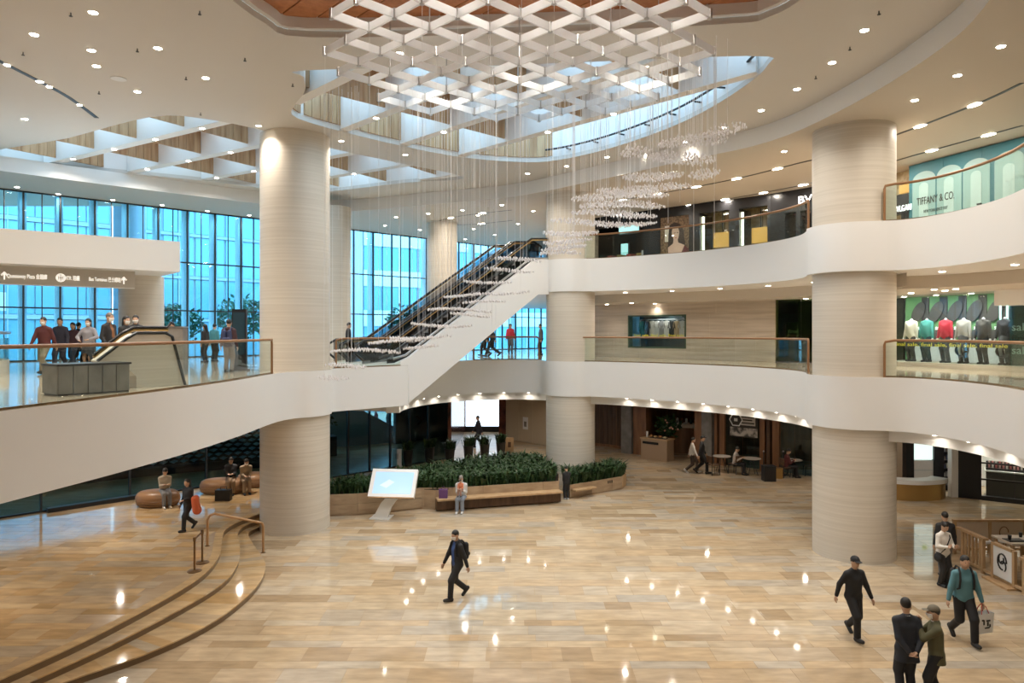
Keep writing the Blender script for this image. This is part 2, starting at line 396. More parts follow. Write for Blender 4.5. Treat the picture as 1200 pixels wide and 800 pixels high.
# ---------------------------------------------------------------- ceilings
SCURVE = cr([(-18.5, 25.6), (-11.3, 32.4), (-8.9, 34.2), (-6.7, 33.8), (-3.8, 32.4), (0, 30.6), (3.0, 27.5), (5.8, 24.2), (7.9, 21.6), (8.7, 18.1), (8.8, 14.5), (8.3, 12.2),
             (6.9, 8.5), (5, 4.5), (2, 0), (-3, -3), (-12, -4), (-22, -2), (-28, 6), (-25.5, 17)], 5, closed=True)
b = MB(); b.prism([(-40, 9.5), (2, 51.5), (6, 55.5), (24, 55.5), (24, -8), (-40, -8)], ZC, ZH - .002, holes=[SCURVE], bot=1)
struct(b.build('ceiling_perimeter', ['white_paint', 'perimeter_paint'], smooth=35))
H2 = cr([(-5.0, 17.25), (0, 16.9), (5.4, 16.35), (6.1, 16.9), (5.95, 18.8), (5.3, 21.2), (4.2, 23.4), (2.8, 25.3), (1.3, 26.5), (-.1, 26.5), (-1.7, 25.9), (-3.1, 24.9),
         (-5, 23), (-6.4, 21.1), (-6.1, 19.9), (-5.5, 18.8), (-5.2, 17.7)], 4, closed=True)
H1 = cr([(-6.2, 10.5), (-5.5, 13), (-5.1, 14.6), (-4.4, 15.3), (0, 15.1), (4.4, 14.65), (5.2, 14.3), (5.6, 13.3), (6.1, 10.5), (5.5, 7), (2.5, 4.5), (-2.5, 4.5), (-5.4, 7)], 4, closed=True)
H3 = cr([(-19.2, 26.0), (-14.6, 23.3), (-10.7, 21), (-9.2, 21.2), (-7.8, 22.5), (-6.2, 24.7), (-4, 27), (-2.2, 28.8), (-2.3, 29.7), (-4.6, 30.3), (-8.4, 32.2), (-10.3, 31.9), (-13.5, 29.6)], 4, closed=True)
b = MB(); b.prism([(-34, -6), (9.6, -6), (9.6, 36), (-34, 36)], ZH, ZH + .14, holes=[H1, H2, H3])
struct(b.build('ceiling', 'ceiling_paint'))
def coffer(H, ang, n0, dn, nb_, fin0, dfin, z1, kind, flat=False):
    e = struct(bpy.data.objects.new('ceiling_coffer_' + kind, None)); C.objects.link(e); OFF[e.name] = (0, 0, 0)
    rim = MB().ribbon(list(reversed(H)), ZH + .141, z1 + .05, .12, closed=True); rim.build('rim', 'white_paint', e, smooth=40)
    d = Vector((math.cos(ang), math.sin(ang))); n = Vector((-d.y, d.x))
    def span(nn):
        ts = [t * .1 for t in range(-500, 500) if inside(d * (t * .1) + n * nn, H)]
        return (min(ts), max(ts)) if ts else None
    if flat:                                                   # plain timber soffit of long boards
        for k in range(60):
            nn = n0 + k * .62; s1 = span(nn + .05); s2 = span(nn + .57)
            if s1 and s2:
                q = [d * (s1[0] - .3) + n * (nn + .01), d * (s1[1] + .3) + n * (nn + .01), d * (s2[1] + .3) + n * (nn + .60), d * (s2[0] - .3) + n * (nn + .60)]
                MB().prism([tuple(p) for p in q], z1 - .05, z1).build('board', 'ceiling_wood', e)
        MB().prism(H, z1, z1 + .05).build('backing', 'matte_black', e)
        return e
    MB().prism(H, z1 + .05, z1 + .07).build('sky_dimming_pane', 'sky_dimming_glass', e)  # unseen tinted pane, added to dim the sky light falling into the coffers
    for k in range(nb_):
        nn = n0 + k * dn; s = span(nn)
        if s:
            a, c_ = d * (s[0] - .1) + n * nn, d * (s[1] + .1) + n * nn
            MB().bar((a.x, a.y, (ZH + .06 + z1) / 2), (c_.x, c_.y, (ZH + .06 + z1) / 2), .34, z1 - ZH - .06).build('beam', 'white_paint', e)
    for k in range(-1, nb_):
        na, nz = n0 + k * dn + .17, n0 + (k + 1) * dn - .17
        t = fin0
        sm = span((na + nz) / 2)
        if not sm or (kind == 'centre' and k == nb_ - 1): continue
        while t < sm[1] + dfin:
            # timber fin made of upright planks between two beams
            npl = 7; w = (nz - na) / npl; any_ = False
            for q in range(npl):
                u0, u1 = na + q * w + .008, na + (q + 1) * w - .008
                p = d * t + n * ((u0 + u1) / 2)
                if inside(p, H):
                    any_ = True
                    P = [d * t + n * u0, d * (t - .06) + n * u0, d * (t - .06) + n * u1, d * t + n * u1]
                    MB().prism([tuple(x) for x in P], ZH + .17, z1 - .01).build('plank', 'plank_wood', e)
            # timber soffit boards above, over the part of the cell next to the fin
            for q in range(3):
                u0, u1 = t + q * .36 + .01, t + (q + 1) * .36 - .01
                P = [d * u0 + n * na, d * u1 + n * na, d * u1 + n * nz, d * u0 + n * nz]
                if all(inside(x * .92 + (P[0] + P[2]) * .04, H) for x in P): MB().prism([tuple(x) for x in P], z1 - .03, z1 + .02).build('board', 'ceiling_wood', e)
            t += dfin
    return e
coffer(H1, math.radians(-47), -2, 0, 0, 0, 0, ZH + .42, 'near', flat=True)
coffer(H2, math.radians(-46), 9.45, 2.4, 4, -24.2, 3.4, 13.95, 'centre')
coffer(H3, math.radians(-31.3), 11.6, 2.42, 8, -31.1, 2.62, 13.95, 'concourse')
# timber lining along the far rim of the round coffer
lin = bpy.data.objects['ceiling_coffer_centre']
far = [p for p in H2 if p[1] > 20.5 and p[0] < 1.5]
far.sort(key=lambda p: p[0])
for p, dd in walk(far, .31):
    q = p + dd * .295; nn = Vector((dd.y, -dd.x)) * .05
    MB().prism([tuple(p), tuple(q), tuple(q + nn), tuple(p + nn)], ZH + .18, 13.93).build('plank', 'plank_wood' if random.random() < .8 else 'light_wood', lin)
# dark pipe rail with brackets inside the right rim
rr = [p for p in H2 if p[0] > 1.0 and p[1] < 26.6 and not (p[1] < 16.9)]
rr.sort(key=lambda p: p[1])
rin = [(p[0] - .22 * (p[0] + .3) / 6, p[1] - .22 * (p[1] - 17) / 9) for p in rr]
pr = thing('pipe_rail', 'dark grey pipe rail on brackets running along the inside rim of the round ceiling opening', 'rail', (rin[0][0], rin[0][1], 13.1))
MB().tube([(p[0], p[1], 13.12) for p in rin], .035, 8).build('pipe', 'dark_metal', pr, smooth=40)
for p, dd in walk(rin, 1.25, .4):
    w = Vector((dd.y, -dd.x)) if True else 0
    MB().bar((p.x, p.y, 13.06), (p.x + w.x * .3, p.y + w.y * .3, 13.06), .05, .04).build('bracket', 'dark_metal', pr)

# ---------------------------------------------------------------- recessed downlights
ring = MB().lathe([(.085, -.012), (.10, -.012), (.10, 0), (.085, 0)], 16); ring0 = ring.build('trim', 'lens_trim'); lens0 = MB().lathe([(.080, -.019), (.080, -.0125)], 16).build('lens', 'lens_white')
for o in (ring0, lens0): C.objects.unlink(o)
def downlight(p, label, group, watts=1.0, spread=150, size=1.0, col=None, lamp=True, lamp_size=.16):
    e = thing('recessed_downlight', label, 'ceiling light', p, group)
    for s in (ring0, lens0):
        c = bpy.data.objects.new(s.name.split('.')[0], s.data); C.objects.link(c); c.parent = e; c.scale = (size, size, 1)
    if lamp:
        l = bpy.data.lights.new('downlight_lamp', 'AREA'); l.shape = 'DISK'; l.size = lamp_size; l.energy = LAMP_W * watts; l.color = col or LAMP_COL
        l.spread = math.radians(spread)
        lo = bpy.data.objects.new('downlight_lamp', l); C.objects.link(lo); lo.parent = e; lo.location = (0, 0, -.03)
    return e
def up(x, y, z): return gp(x, y, z)
A_PX = [(109, 14), (40, 40), (185, 56), (113, 77), (241, 91), (161, 107), (29, 139), (1013, 35), (975, 73), (934, 104), (892, 129), (848, 149), (803, 166), (757, 181), (711, 192), (664, 202), (618, 210),
        (400, 165), (475, 181), (303, 147), (468, 62), (535, 76), (620, 50), (758, 51), (641, 86)]
LAB_A = 'small round recessed downlight in the flat white atrium ceiling'
for x, y in A_PX:
    p = up(x, y, ZH)
    if any(inside(p, h) for h in (H1, H2, H3)): continue
    if 600 < x < 730 and y > 185: p = Vector((p.x * .96, p.y - 1.1, p.z))
    downlight(p, LAB_A, 'downlights in the atrium ceiling', spread=120, watts=.25 if 740 < x < 860 and y > 140 else 1.0)
for x, y in [(-9, 8), (-12, 12), (-10, 4), (-16, 10), (-14, 4), (7, 8), (5.5, 3.5), (0, 2.5), (-5, 2.5), (-14, 16), (-18, 18), (-22, 12), (-19, 5), (2, 1), (-3, 0), (7, 10.5), (-12, 18), (-9.5, 16)]:
    downlight((x, y, ZH), LAB_A, 'downlights in the atrium ceiling')
for x, y in [(-2.6, 12.6), (0, 12.2), (2.6, 12.6), (-1.3, 9.8), (1.5, 9.8)]:  # added lamps in the timber soffit, there to brighten the lattice below
    downlight((x, y, ZH + .37), 'small added downlight in the timber soffit that brightens the chandelier lattice', 'added downlights over the lattice', spread=160)
# on the undersides of the coffer beams
for (ang, n0, lst, lab) in ((-46, 0, [(437, 137), (522, 155), (565, 135), (644, 155), (710, 130)], 'small downlight on the underside of a white beam in the round ceiling opening'),
                            (-31, 0, [(91, 187), (141, 176), (190, 165), (244, 152), (182, 200), (228, 190), (277, 180), (234, 214), (258, 209), (304, 202), (421, 205), (500, 181)], 'small downlight on the underside of a white beam over the concourse')):
    H = H2 if ang == -46 else H3
    d = Vector((math.cos(math.radians(-46 if ang == -46 else -31.3)), math.sin(math.radians(-46 if ang == -46 else -31.3)))); n = Vector((-d.y, d.x))
    base, dn = (9.45, 2.4) if ang == -46 else (11.6, 2.42)
    for x, y in lst:
        p = up(x, y, ZH + .06); q = Vector((p.x, p.y)); k = round((q.dot(n) - base) / dn); q = d * q.dot(d) + n * (base + k * dn)
        if inside(q, H): downlight((q.x, q.y, ZH + .06), lab, 'downlights on the coffer beams', watts=.8)
# lower ceiling
P_PX = [(1173, 54), (1122, 88), (1072, 117), (919, 177), (464, 254), (502, 250), (542, 246), (588, 240), (451, 264), (492, 269), (588, 240), (560, 252), (530, 262), (555, 268), (580, 275), (607, 262), (600, 284), (625, 247), (545, 280),
        (68, 227), (132, 234), (190, 240), (243, 247), (292, 252), (20, 219)]
for x, y in P_PX:
    p = up(x, y, ZC)
    if not inside(p, SCURVE): downlight(p, 'small round recessed downlight in the lower perimeter ceiling', 'downlights in the perimeter ceiling', watts=.8)
# dark slots with oval lamps that follow the rings of the upper gallery ceiling
def slot(pts, z, label, step, start, w=.10, lr=.09, ls=2.4):
    e = thing('ceiling_slot', label, 'ceiling trim', (*pts[0], z))
    MB().ribbon(pts, z - .012, z - .004, w).build('channel', 'dark_metal', e)
    for p, dd in walk(pts, step, start):
        nn = Vector((-dd.y, dd.x)); c = p + nn * w / 2
        t = MB(Matrix(((dd.x, nn.x, 0, c.x), (dd.y, nn.y, 0, c.y), (0, 0, 1, z - .015), (0, 0, 0, 1)))).lathe([(lr, -.006), (lr, .0)], 14, sx=ls)
        t.build('lamp_lens', 'lens_white', e)
        l = bpy.data.lights.new('slot_lamp', 'AREA'); l.shape = 'DISK'; l.size = .2; l.energy = LAMP_W * .55; l.color = LAMP_COL
        lo = bpy.data.objects.new('slot_lamp', l); C.objects.link(lo); lo.parent = e; lo.location = Vector((c.x, c.y, z - .04)) - e.location
r1 = [tuple(up(x, y, ZC))[:2] for x, y in [(1200, 97), (1160, 116), (1105, 138), (1043, 161), (990, 178), (930, 193), (870, 208), (800, 222), (720, 236)]]
r2 = [tuple(up(x, y, ZC))[:2] for x, y in [(1200, 147), (1130, 166), (1062, 185), (1000, 203), (930, 219), (860, 232), (790, 243), (715, 253)]]
slot(cr(r1, 4), ZC, 'long curved dark slot with oval lamps in the upper gallery ceiling nearest the atrium', 1.9, .3)
slot(cr(r2, 4), ZC, 'long curved dark slot with oval lamps in the upper gallery ceiling nearest the shop fronts', 1.9, .9)
slot(cr([tuple(up(x, y, ZH))[:2] for x, y in [(0, 70), (45, 93), (85, 115), (116, 138)]], 4), ZH, 'short dark slot with two lamps in the white ceiling over the terrace', 1.5, 1.2, .12, .06, 1.3)
oval = [tuple(up(x, y, ZC))[:2] for x, y in [(600, 246), (572, 249), (540, 253), (515, 259), (530, 263), (560, 262), (600, 258)]]
slot(cr(oval, 4), ZC, 'thin oval dark slot in the ceiling above the escalator', 2.2, .5, .06)
# sprinklers and a speaker
for x, y in [(83, 15), (27, 61), (161, 57), (234, 13), (287, 68), (116, 107), (218, 90), (235, 132), (1030, 13), (996, 55), (956, 89), (343, 98)]:
    p = up(x, y, ZH); e = thing('sprinkler_head', 'tiny dark sprinkler head under the white atrium ceiling', 'sprinkler', p, 'sprinklers in the atrium ceiling')
    MB().tube([(0, 0, 0), (0, 0, -.06)], .012, 6).build('stem', 'dark_metal', e, world=False); MB().lathe([(.035, -.075), (.035, -.065), (.01, -.06)], 8).build('deflector', 'dark_metal', e, world=False)
p = up(139, 92, ZH); e = thing('ceiling_speaker', 'round grey flush speaker in the white ceiling over the terrace', 'speaker', p)
MB().lathe([(.15, -.012), (.17, -.01), (.17, 0)], 20).build('grille', mat('speaker_grey', (.42, .42, .41), .7), e, world=False)
MB().lathe([(.165, -.016), (.185, -.014), (.185, 0), (.175, 0)], 20).build('bezel', 'lens_trim', e, world=False)
# level one gallery: two rows under level two, and the concourse below the bridge
rowA, rowB = offset(ER, 1.3), offset(ER, 4.4)
for k, (p, dd) in enumerate(walk(rowA, 2.1, .8)):
    if p.y > 6: downlight((p.x, p.y, Z2B), 'small downlight in the outer soffit under the upper gallery', 'downlights under the upper gallery, outer row', watts=.5)
for k, (p, dd) in enumerate(walk(rowB, 2.3, 1.2)):
    if p.y > 8 and p.y < 34 and inside(p, C1POLY): downlight((p.x, p.y, 7.68), 'small downlight in the inner ceiling of the middle gallery', 'downlights under the upper gallery, inner row', watts=.35 if p.x > 8.5 else .12, spread=110)
# ground: lamps in the gap behind the slab edge and deeper in the shops
cov = offset(ER, .12)
for p, dd in walk(cov, 1.1, 2.6):
    if p.y > 11 and min((p - Vector(c_)).length for c_ in ((9.88, 20.5), (2.5, 30.3))) > 1.75: downlight((p.x, p.y, Z1B - .002), 'small downlight tucked behind the lower balcony edge', 'downlights behind the lower balcony edge', watts=.06, size=.6, lamp_size=.2)
for p, dd in walk(offset(EB, .12), 1.1, .5):
    downlight((p.x, p.y, Z1B - .002), 'small downlight tucked behind the lower balcony edge', 'downlights behind the lower balcony edge', watts=.06, size=.6, lamp_size=.2)
for x, y in [(5.5, 33.5), (8.6, 31.2), (11.6, 28), (13.8, 24.8), (15.2, 20.5), (14.2, 30.5), (-1, 35), (1, 36.5), (-3, 38), (-11, 20), (-13, 23.5), (-12, 15), (-16, 18), (-10, 26), (-18, 13), (-14, 11)]:
    downlight((x, y, 3.40), 'small downlight in the low ground-floor ceiling', 'downlights in the ground-floor ceiling', watts=.9 if x < -8 else .55)
for p in [(-15.5, 17.5), (-12.5, 21), (-19, 14.5)]:
    pass

# ---------------------------------------------------------------- columns
def column(c, dia, parts, label):
    e = thing('stone_column', label, 'column', (*c, parts[0][0]))
    for z0, z1 in parts:
        nseg = 48; MB().lathe([(dia / 2, z0), (dia / 2, z1)], nseg, c=(*c, 0)).build('shaft', 'limestone', e, smooth=30)
    return e
column((-7.1, 23.2), 2.2, [(0, Z1B), (Z1, ZH)], 'thick round limestone column beside the curved steps and their handrail')
column((9.88, 20.5), 2.2, [(0, Z1B), (Z1, Z2B), (Z2, ZC)], 'thick round limestone column standing alone on the open floor near the wooden seating pen')
column((2.5, 30.3), 2.08, [(0, Z1B), (Z1, Z2B), (Z2, ZC)], 'round limestone column rising out of the planter at the top of the escalator')
column((-13.6, 26.0), 1.5, [(Z1, 8.4)], 'limestone column holding up the bridge behind the hanging direction sign')
column((-8.4, 33.3), 1.6, [(Z1, ZC)], 'slim round limestone column near the tall windows, close to the foot of the escalator')
column((-3.75, 38), 1.62, [(Z1, ZC)], 'slim round limestone column in front of the tall windows, behind the escalator')
# plain cladding drums where the slabs wrap the two free columns
for (c, dia, rngs) in (((-7.1, 23.2), 2.32, [(Z1B + .0, Z1)]),):
    for z0, z1 in rngs: struct(MB().lathe([(dia / 2, z0), (dia / 2, z1 - .004)], 48, c=(*c, 0)).build('trim_column_wrap', 'white_paint', smooth=30))

# ---------------------------------------------------------------- outer walls of the place (behind the shops, behind the camera)
struct(MB().box(23.8, 24.1, -8, 55.5, -.3, 13).build('wall_right', 'white_paint'))
struct(MB().box(-40, 24, -8.3, -8, -.3, 13).build('wall_back', 'white_paint'))
struct(MB().box(-40.3, -40, -8, 9.5, -.3, 13).build('wall_left', 'white_paint'))
struct(MB().box(6, 24, 55.5, 55.8, -.3, 13).build('wall_far', 'white_paint'))
# ---------------------------------------------------------------- glass balustrades
def sub(pts, f): return [p for p in pts if f(p)]
def balustrade(pts, zb, label, panel=1.9, ends=(True, True), h=1.0, post='bronze', rail='handrail_wood'):
    e = thing('glass_balustrade', label, 'balustrade', (*pts[0], zb))
    ps = [p for p, d in walk(pts, .12)] + [Vector(pts[-1])]
    n = max(1, round(len(ps) * .12 / panel)); per = len(ps) / n
    for k in range(n):
        seg = ps[int(k * per):int((k + 1) * per) + 1]
        if len(seg) < 2: continue
        a = seg[0] + (seg[1] - seg[0]).normalized() * .008; c_ = seg[-1] - (seg[-1] - seg[-2]).normalized() * .008
        MB().ribbon([tuple(x) for x in [a] + seg[1:-1:2] + [c_]], zb - .02, zb + h - .03, .014).build('glass_panel', 'clear_glass', e)
    R = [Vector((p.x, p.y, zb + h)) for p in ps[::2]] + [Vector((ps[-1].x, ps[-1].y, zb + h))]
    if ends[0]: R = [Vector((R[0].x, R[0].y, zb - .02)), Vector((R[0].x, R[0].y, zb + h - .12)), R[0] + (R[1] - R[0]).normalized() * .02 + Vector((0, 0, -.04))] + R[1:]
    if ends[1]: R = R[:-1] + [R[-1] - (R[-1] - R[-2]).normalized() * .02 + Vector((0, 0, -.04)), Vector((R[-1].x, R[-1].y, zb + h - .12)), Vector((R[-1].x, R[-1].y, zb - .02))]
    MB().tube(R, .036, 8).build('handrail', rail, e, smooth=50)
    MB().ribbon([tuple(x) for x in ps], zb - .02, zb + .035, .03).build('channel', post, e)
    return e
oL, oR, oB = offset(EL, .12), offset(ER, .12), offset(EB, .14)
balustrade([p for p in oL if 4 < p[1] < 21.1], Z1, 'long curved glass balustrade with wooden handrail beside the grey stone box')
balustrade([p for p in oL[60:] if p[1] > 23.95 and p[0] > -6.0][:9], Z1, 'short glass balustrade beside the foot of the escalator', ends=(True, False), panel=.9)
balustrade([p for p in oB if p[0] > -1.8 and p[0] < 1.2], Z1, 'glass balustrade behind and under the escalator', panel=1.2)
balustrade([p for p in oR[12:] if p[0] < 9.2 and p[1] > 21.6], Z1, 'glass balustrade in front of the limestone wall with the shop window', panel=1.55)
balustrade([p for p in oR if p[0] > 10.15 and 8 < p[1] < 19.35], Z1, 'glass balustrade in front of the green clothes shop', panel=2.0)
balustrade([p for p in oR[12:] if p[0] < 9.2 and p[1] > 21.6], Z2, 'upper glass balustrade in front of the black jewellery fronts and the portrait poster', panel=1.55)
balustrade([p for p in oR if p[0] > 10.15 and 8 < p[1] < 19.35], Z2, 'upper glass balustrade in front of the pale teal hoarding', panel=2.0)

# ---------------------------------------------------------------- tall window wall of the concourse
def wall45(line, x0, x1):                                     # frame along a 45 degree glazing line
    p0, p1 = line(x0), line(x1); return fr(p0, p1), ln(p0, p1)
win = struct(bpy.data.objects.new('window_1', None)); C.objects.link(win); OFF[win.name] = (0, 0, 0)
T, Lw = wall45(WLINE, -27.65, 6.0); bay = 1.315; nb_ = int(Lw / bay)
fin0 = MB().box(-.12, .12, .03, .42, Z1, ZC); fin0 = fin0.build('fin', 'frosted_fin'); mul0 = MB().box(-.03, .03, -.07, .03, Z1, ZC - .02).build('mullion', 'dark_metal'); thin0 = MB().box(-.018, .018, -.03, .02, Z1, ZC - .02).build('mullion', 'dark_metal')
rows = [(Z1 + .05, 7.35), (7.41, 9.65), (9.71, ZC - .06)]
pane0 = [MB().box(.03, bay / 2 - .02, -.006, .006, a, b_).build('pane', 'window_glass') for a, b_ in rows]
for o in [fin0, mul0, thin0] + pane0: C.objects.unlink(o)
rz45 = math.atan2(T[1][0], T[0][0])
for k in range(nb_ + 1):
    q = T @ Vector((k * bay, 0, 0))
    link_copy('fin', fin0, win, q, rz45) if q.x < -9.4 or k % 3 == 0 else None
    link_copy('mullion', mul0, win, q, rz45)
    if k < nb_:
        for j in (0, 1):
            q2 = T @ Vector((k * bay + j * bay / 2, 0, 0))
            if j: link_copy('mullion', thin0, win, q2, rz45)
            for pn in pane0: link_copy('pane', pn, win, q2, rz45)
for z in (Z1 + .02, 7.38, 9.68, ZC - .03):
    MB(T).box(0, nb_ * bay, -.05, .04, z - .03, z + .03).build('transom', 'dark_metal', win)
struct(MB(T).box(-30, 0, 0, .3, Z1B, ZC).build('wall_concourse', 'white_paint'))

# ground-floor glazing and what is seen through it
wg = struct(bpy.data.objects.new('window_2', None)); C.objects.link(wg); OFF[wg.name] = (0, 0, 0)
xs = [-24, -21.2, -19.3, -17.4, -15.5, -13.6, -11.7, -9.8, -8.1, -7.3, -6.5, -5.7, -4.9, -4.1, -3.2]
for i in range(len(xs) - 1):
    p0, p1 = GLINE(xs[i]), GLINE(xs[i + 1]); F = fr(p0, p1); l = ln(p0, p1); zb = .45 if xs[i] < -10 else 0.0
    MB(F).box(.03, l - .03, -.008, .008, zb + .06, 3.4).build('pane', 'dark_glass', wg)
    MB(F).box(-.028, .028, -.06, .06, zb, 3.4).build('mullion', 'dark_metal', wg)
    MB(F).box(.03, l - .03, -.05, .05, zb, zb + .06).build('sill', 'black', wg)
gr = MB().prism([(-120, -20), (-40, -20), (-40.4, 9.5), (-24, 9.5), GLINE(-24.2), GLINE(-10.12), GLINE(-3.4), (-3.2, 42), (-3.2, 56), (6, 56.2), (60, 56.2), (60, 160), (-120, 160)], -.4, -.02)
struct(gr.build('floor_pavement_outside', 'asphalt'))
# city buildings across the street, each with its own windows
def building(name, p0, p1, z1, depth, cols, floors, wallm, panem, label, band=.8, gap=.10):
    e = thing(name, label, 'building', (*p0, -.02)); F = fr(p0, p1); l = ln(p0, p1); cw = l / cols; fh = z1 / floors
    MB(F).box(0, l, .25, depth, -.02, z1).build('wall', wallm, e)
    for f in range(floors): MB(F).box(-.05, l + .05, 0, .3, f * fh + fh - band, f * fh + fh).build('spandrel', wallm, e)
    src = MB().box(gap / 2, cw - gap / 2, .12, .2, .05, fh - band - .05).build('window_pane', panem); C.objects.unlink(src)
    rz = math.atan2(p1[1] - p0[1], p1[0] - p0[0])
    for f in range(floors):
        for c_ in range(cols): link_copy('window_pane', src, e, F @ Vector((c_ * cw, 0, f * fh)), rz)
    for c_ in range(0, cols + 1, 2): MB(F).box(c_ * cw - .05, c_ * cw + .05, .02, .26, 0, z1).build('mullion', wallm, e)
    return e
building('office_building', (-62, 32), (-34, 60), 27, 14, 22, 7, 'city_grey', 'city_glass', 'blue glass office block with dark grid lines across the street, beyond the bridge', band=.35)
building('office_building', (-31, 60), (-19.5, 71.5), 30, 9, 12, 8, 'city_grey', 'city_glass', 'tall blue glass tower with narrow panes beyond the windows by the escalator foot', band=.25, gap=.2)
building('office_building', (-16, 76), (9, 92), 26, 14, 14, 6, 'city_white', 'city_glass', 'pale office block with white bands between blue windows, behind the escalator', band=1.7)
building('office_building', (-90, 10), (-66, 34), 16, 12, 16, 4, 'city_white', 'city_glass', 'low white block with ribbon windows across the street, at the far end of the concourse', band=1.8)
# white curved canopy over the street
e = thing('street_canopy', 'white curved canopy beyond the far windows', 'canopy', (-36, 34, 7.2))
MB().ribbon(cr([(-50, 24), (-42, 30), (-34, 36.5), (-30, 42)], 6), 7.6, 8.7, 4.0).build('canopy_edge', 'city_white', e, smooth=40)
for x, y in ((-45, 29), (-37.5, 35)): MB().tube([(x, y, -.02), (x, y, 7.7)], .25, 10).build('post', 'city_white', e, smooth=40)
# street trees and shrubs outside
def leaf_cloud(n, c, r, size, seed, flat=1.0, up_=.3):
    rnd = random.Random(seed); b = MB()
    for i in range(n):
        while True:
            q = Vector((rnd.uniform(-1, 1), rnd.uniform(-1, 1), rnd.uniform(-1, 1)))
            if q.length < 1: break
        q = Vector((c[0] + q.x * r[0], c[1] + q.y * r[1], c[2] + q.z * r[2]))
        a = Vector((rnd.uniform(-1, 1), rnd.uniform(-1, 1), rnd.uniform(-.2, 1) * flat)).normalized() * size * rnd.uniform(.6, 1.3)
        s = a.cross(Vector((rnd.uniform(-1, 1), rnd.uniform(-1, 1), rnd.uniform(-1, 1)))).normalized() * size * .28
        b.add([q, q + a * .5 + s, q + a, q + a * .5 - s], [(0, 1, 2, 3)])
    return b
for i, (x, y, h, s) in enumerate([(-19.5, 41, 7.2, 1.5), (-16.4, 43, 7.6, 1.7), (-13.2, 46, 7.0, 1.4), (-7.5, 52, 7.4, 1.7)]):
    e = thing('street_tree', ['leafy street tree outside, nearest the bridge end', 'leafy street tree outside between two others, beyond the backpack wearer', 'leafy street tree outside beside the thick column', 'leafy street tree outside the window between two slim columns'][i], 'tree', (x, y, -.02), 'street trees')
    MB().tube([(x, y, -.02), (x + .1, y, h * .5), (x, y + .1, h - s * .3)], [.14, .1, .05], 7).build('trunk', 'dark_wood', e)
    leaf_cloud(900, (x, y, h - .4), (s, s, s * .8), .32, 40 + i).build('crown', mat('street_leaf', (.03, .12, .07), .6), e)['kind'] = 'stuff'
# scale-patterned low wall of the forecourt
cw = cr([(-21.5, 26.2), (-18.6, 29.6), (-15.8, 31.8), (-13.0, 33.2), (-10.5, 33.6)], 8)
e = thing('forecourt_wall', 'dark low curved wall covered in pale blue scales outside the ground-floor glass', 'wall', (*cw[0], -.02))
MB().ribbon(cw, -.02, 1.9, .3).build('core', 'black', e, smooth=40)
MB().ribbon(offset(cw, -.28), -.02, .38, .28).build('kerb', 'matte_black', e, smooth=40)
sb = MB()
for r_ in range(7):
    for p, d in walk(cw, .42, .21 * (r_ % 2)):
        n = Vector((d.y, -d.x)); q = p + n * .03; z = .5 + r_ * .2
        sb.add([(q.x, q.y, z), (q.x + d.x * .19 + n.x * .09, q.y + d.y * .19 + n.y * .09, z + .09), (q.x + d.x * .38, q.y + d.y * .38, z + .02), (q.x + d.x * .19, q.y + d.y * .19, z - .09)], [(0, 1, 3), (1, 2, 3)])
o = sb.build('scale', mat('scale_metal', (.60, .78, .88), .3, .2), e); o['kind'] = 'stuff'
e = thing('hedge', 'dark hedge outside the ground-floor glass behind the seated pair', 'hedge', (-12.2, 35.2, -.02))
MB().ribbon([(-14.8, 33.6), (-9, 36.4)], -.02, 1.0, .9).build('planter_box', 'black', e)
leaf_cloud(1600, (-12, 35.4, 1.9), (3.2, 1.4, 1.1), .25, 77).build('foliage', 'leaf', e)['kind'] = 'stuff'
e = thing('stone_kerb', 'low dark kerb lying along the foot of the ground-floor glass', 'kerb', (-15, 23.9, .45))
F = fr(GLINE(-15.4), GLINE(-13.2)); MB(F).box(0, ln(GLINE(-15.4), GLINE(-13.2)), -.30, -.07, .45, .57).build('kerb_stone', 'black', e)
MB(F).box(0, ln(GLINE(-15.4), GLINE(-13.2)), -.31, -.06, .57, .59).build('kerb_cap', 'dark_metal', e)
# street escalator outside
e = thing('street_escalator', 'grey escalator outside, seen through the dark ground-floor glass', 'escalator', (-9, 40, 0))
F = fr((-11.6, 38.2), (-5.2, 41.6)); b = MB(F)
b.add([(0, 0, -.02), (0, 0, 3.3), (1.2, 0, 3.3), (6.2, 0, .5), (6.8, 0, .5), (6.8, 0, -.02), (0, 1.4, -.02), (0, 1.4, 3.3), (1.2, 1.4, 3.3), (6.2, 1.4, .5), (6.8, 1.4, .5), (6.8, 1.4, -.02)],
      [(0, 5, 4, 3, 2, 1), (6, 7, 8, 9, 10, 11), (1, 2, 8, 7), (2, 3, 9, 8), (3, 4, 10, 9), (4, 5, 11, 10)])
b.build('cladding', mat('clad_grey', (.20, .26, .28), .45), e)
for d_ in (.08, 1.32):
    MB(F).tube([(0, d_, 4.2), (1.2, d_, 4.2), (6.2, d_, 1.4), (6.9, d_, 1.4), (7.15, d_, 1.15), (6.9, d_, .9)], .05, 8).build('handrail', 'black', e)
    MB(F).add([(0, d_, 3.3), (1.2, d_, 3.3), (6.2, d_, .5), (6.9, d_, .5), (6.9, d_, 1.35), (6.2, d_, 1.35), (1.2, d_, 4.15), (0, d_, 4.15)], [(0, 1, 6, 7), (1, 2, 5, 6), (2, 3, 4, 5)]).build('glass_side', 'clear_glass', e)

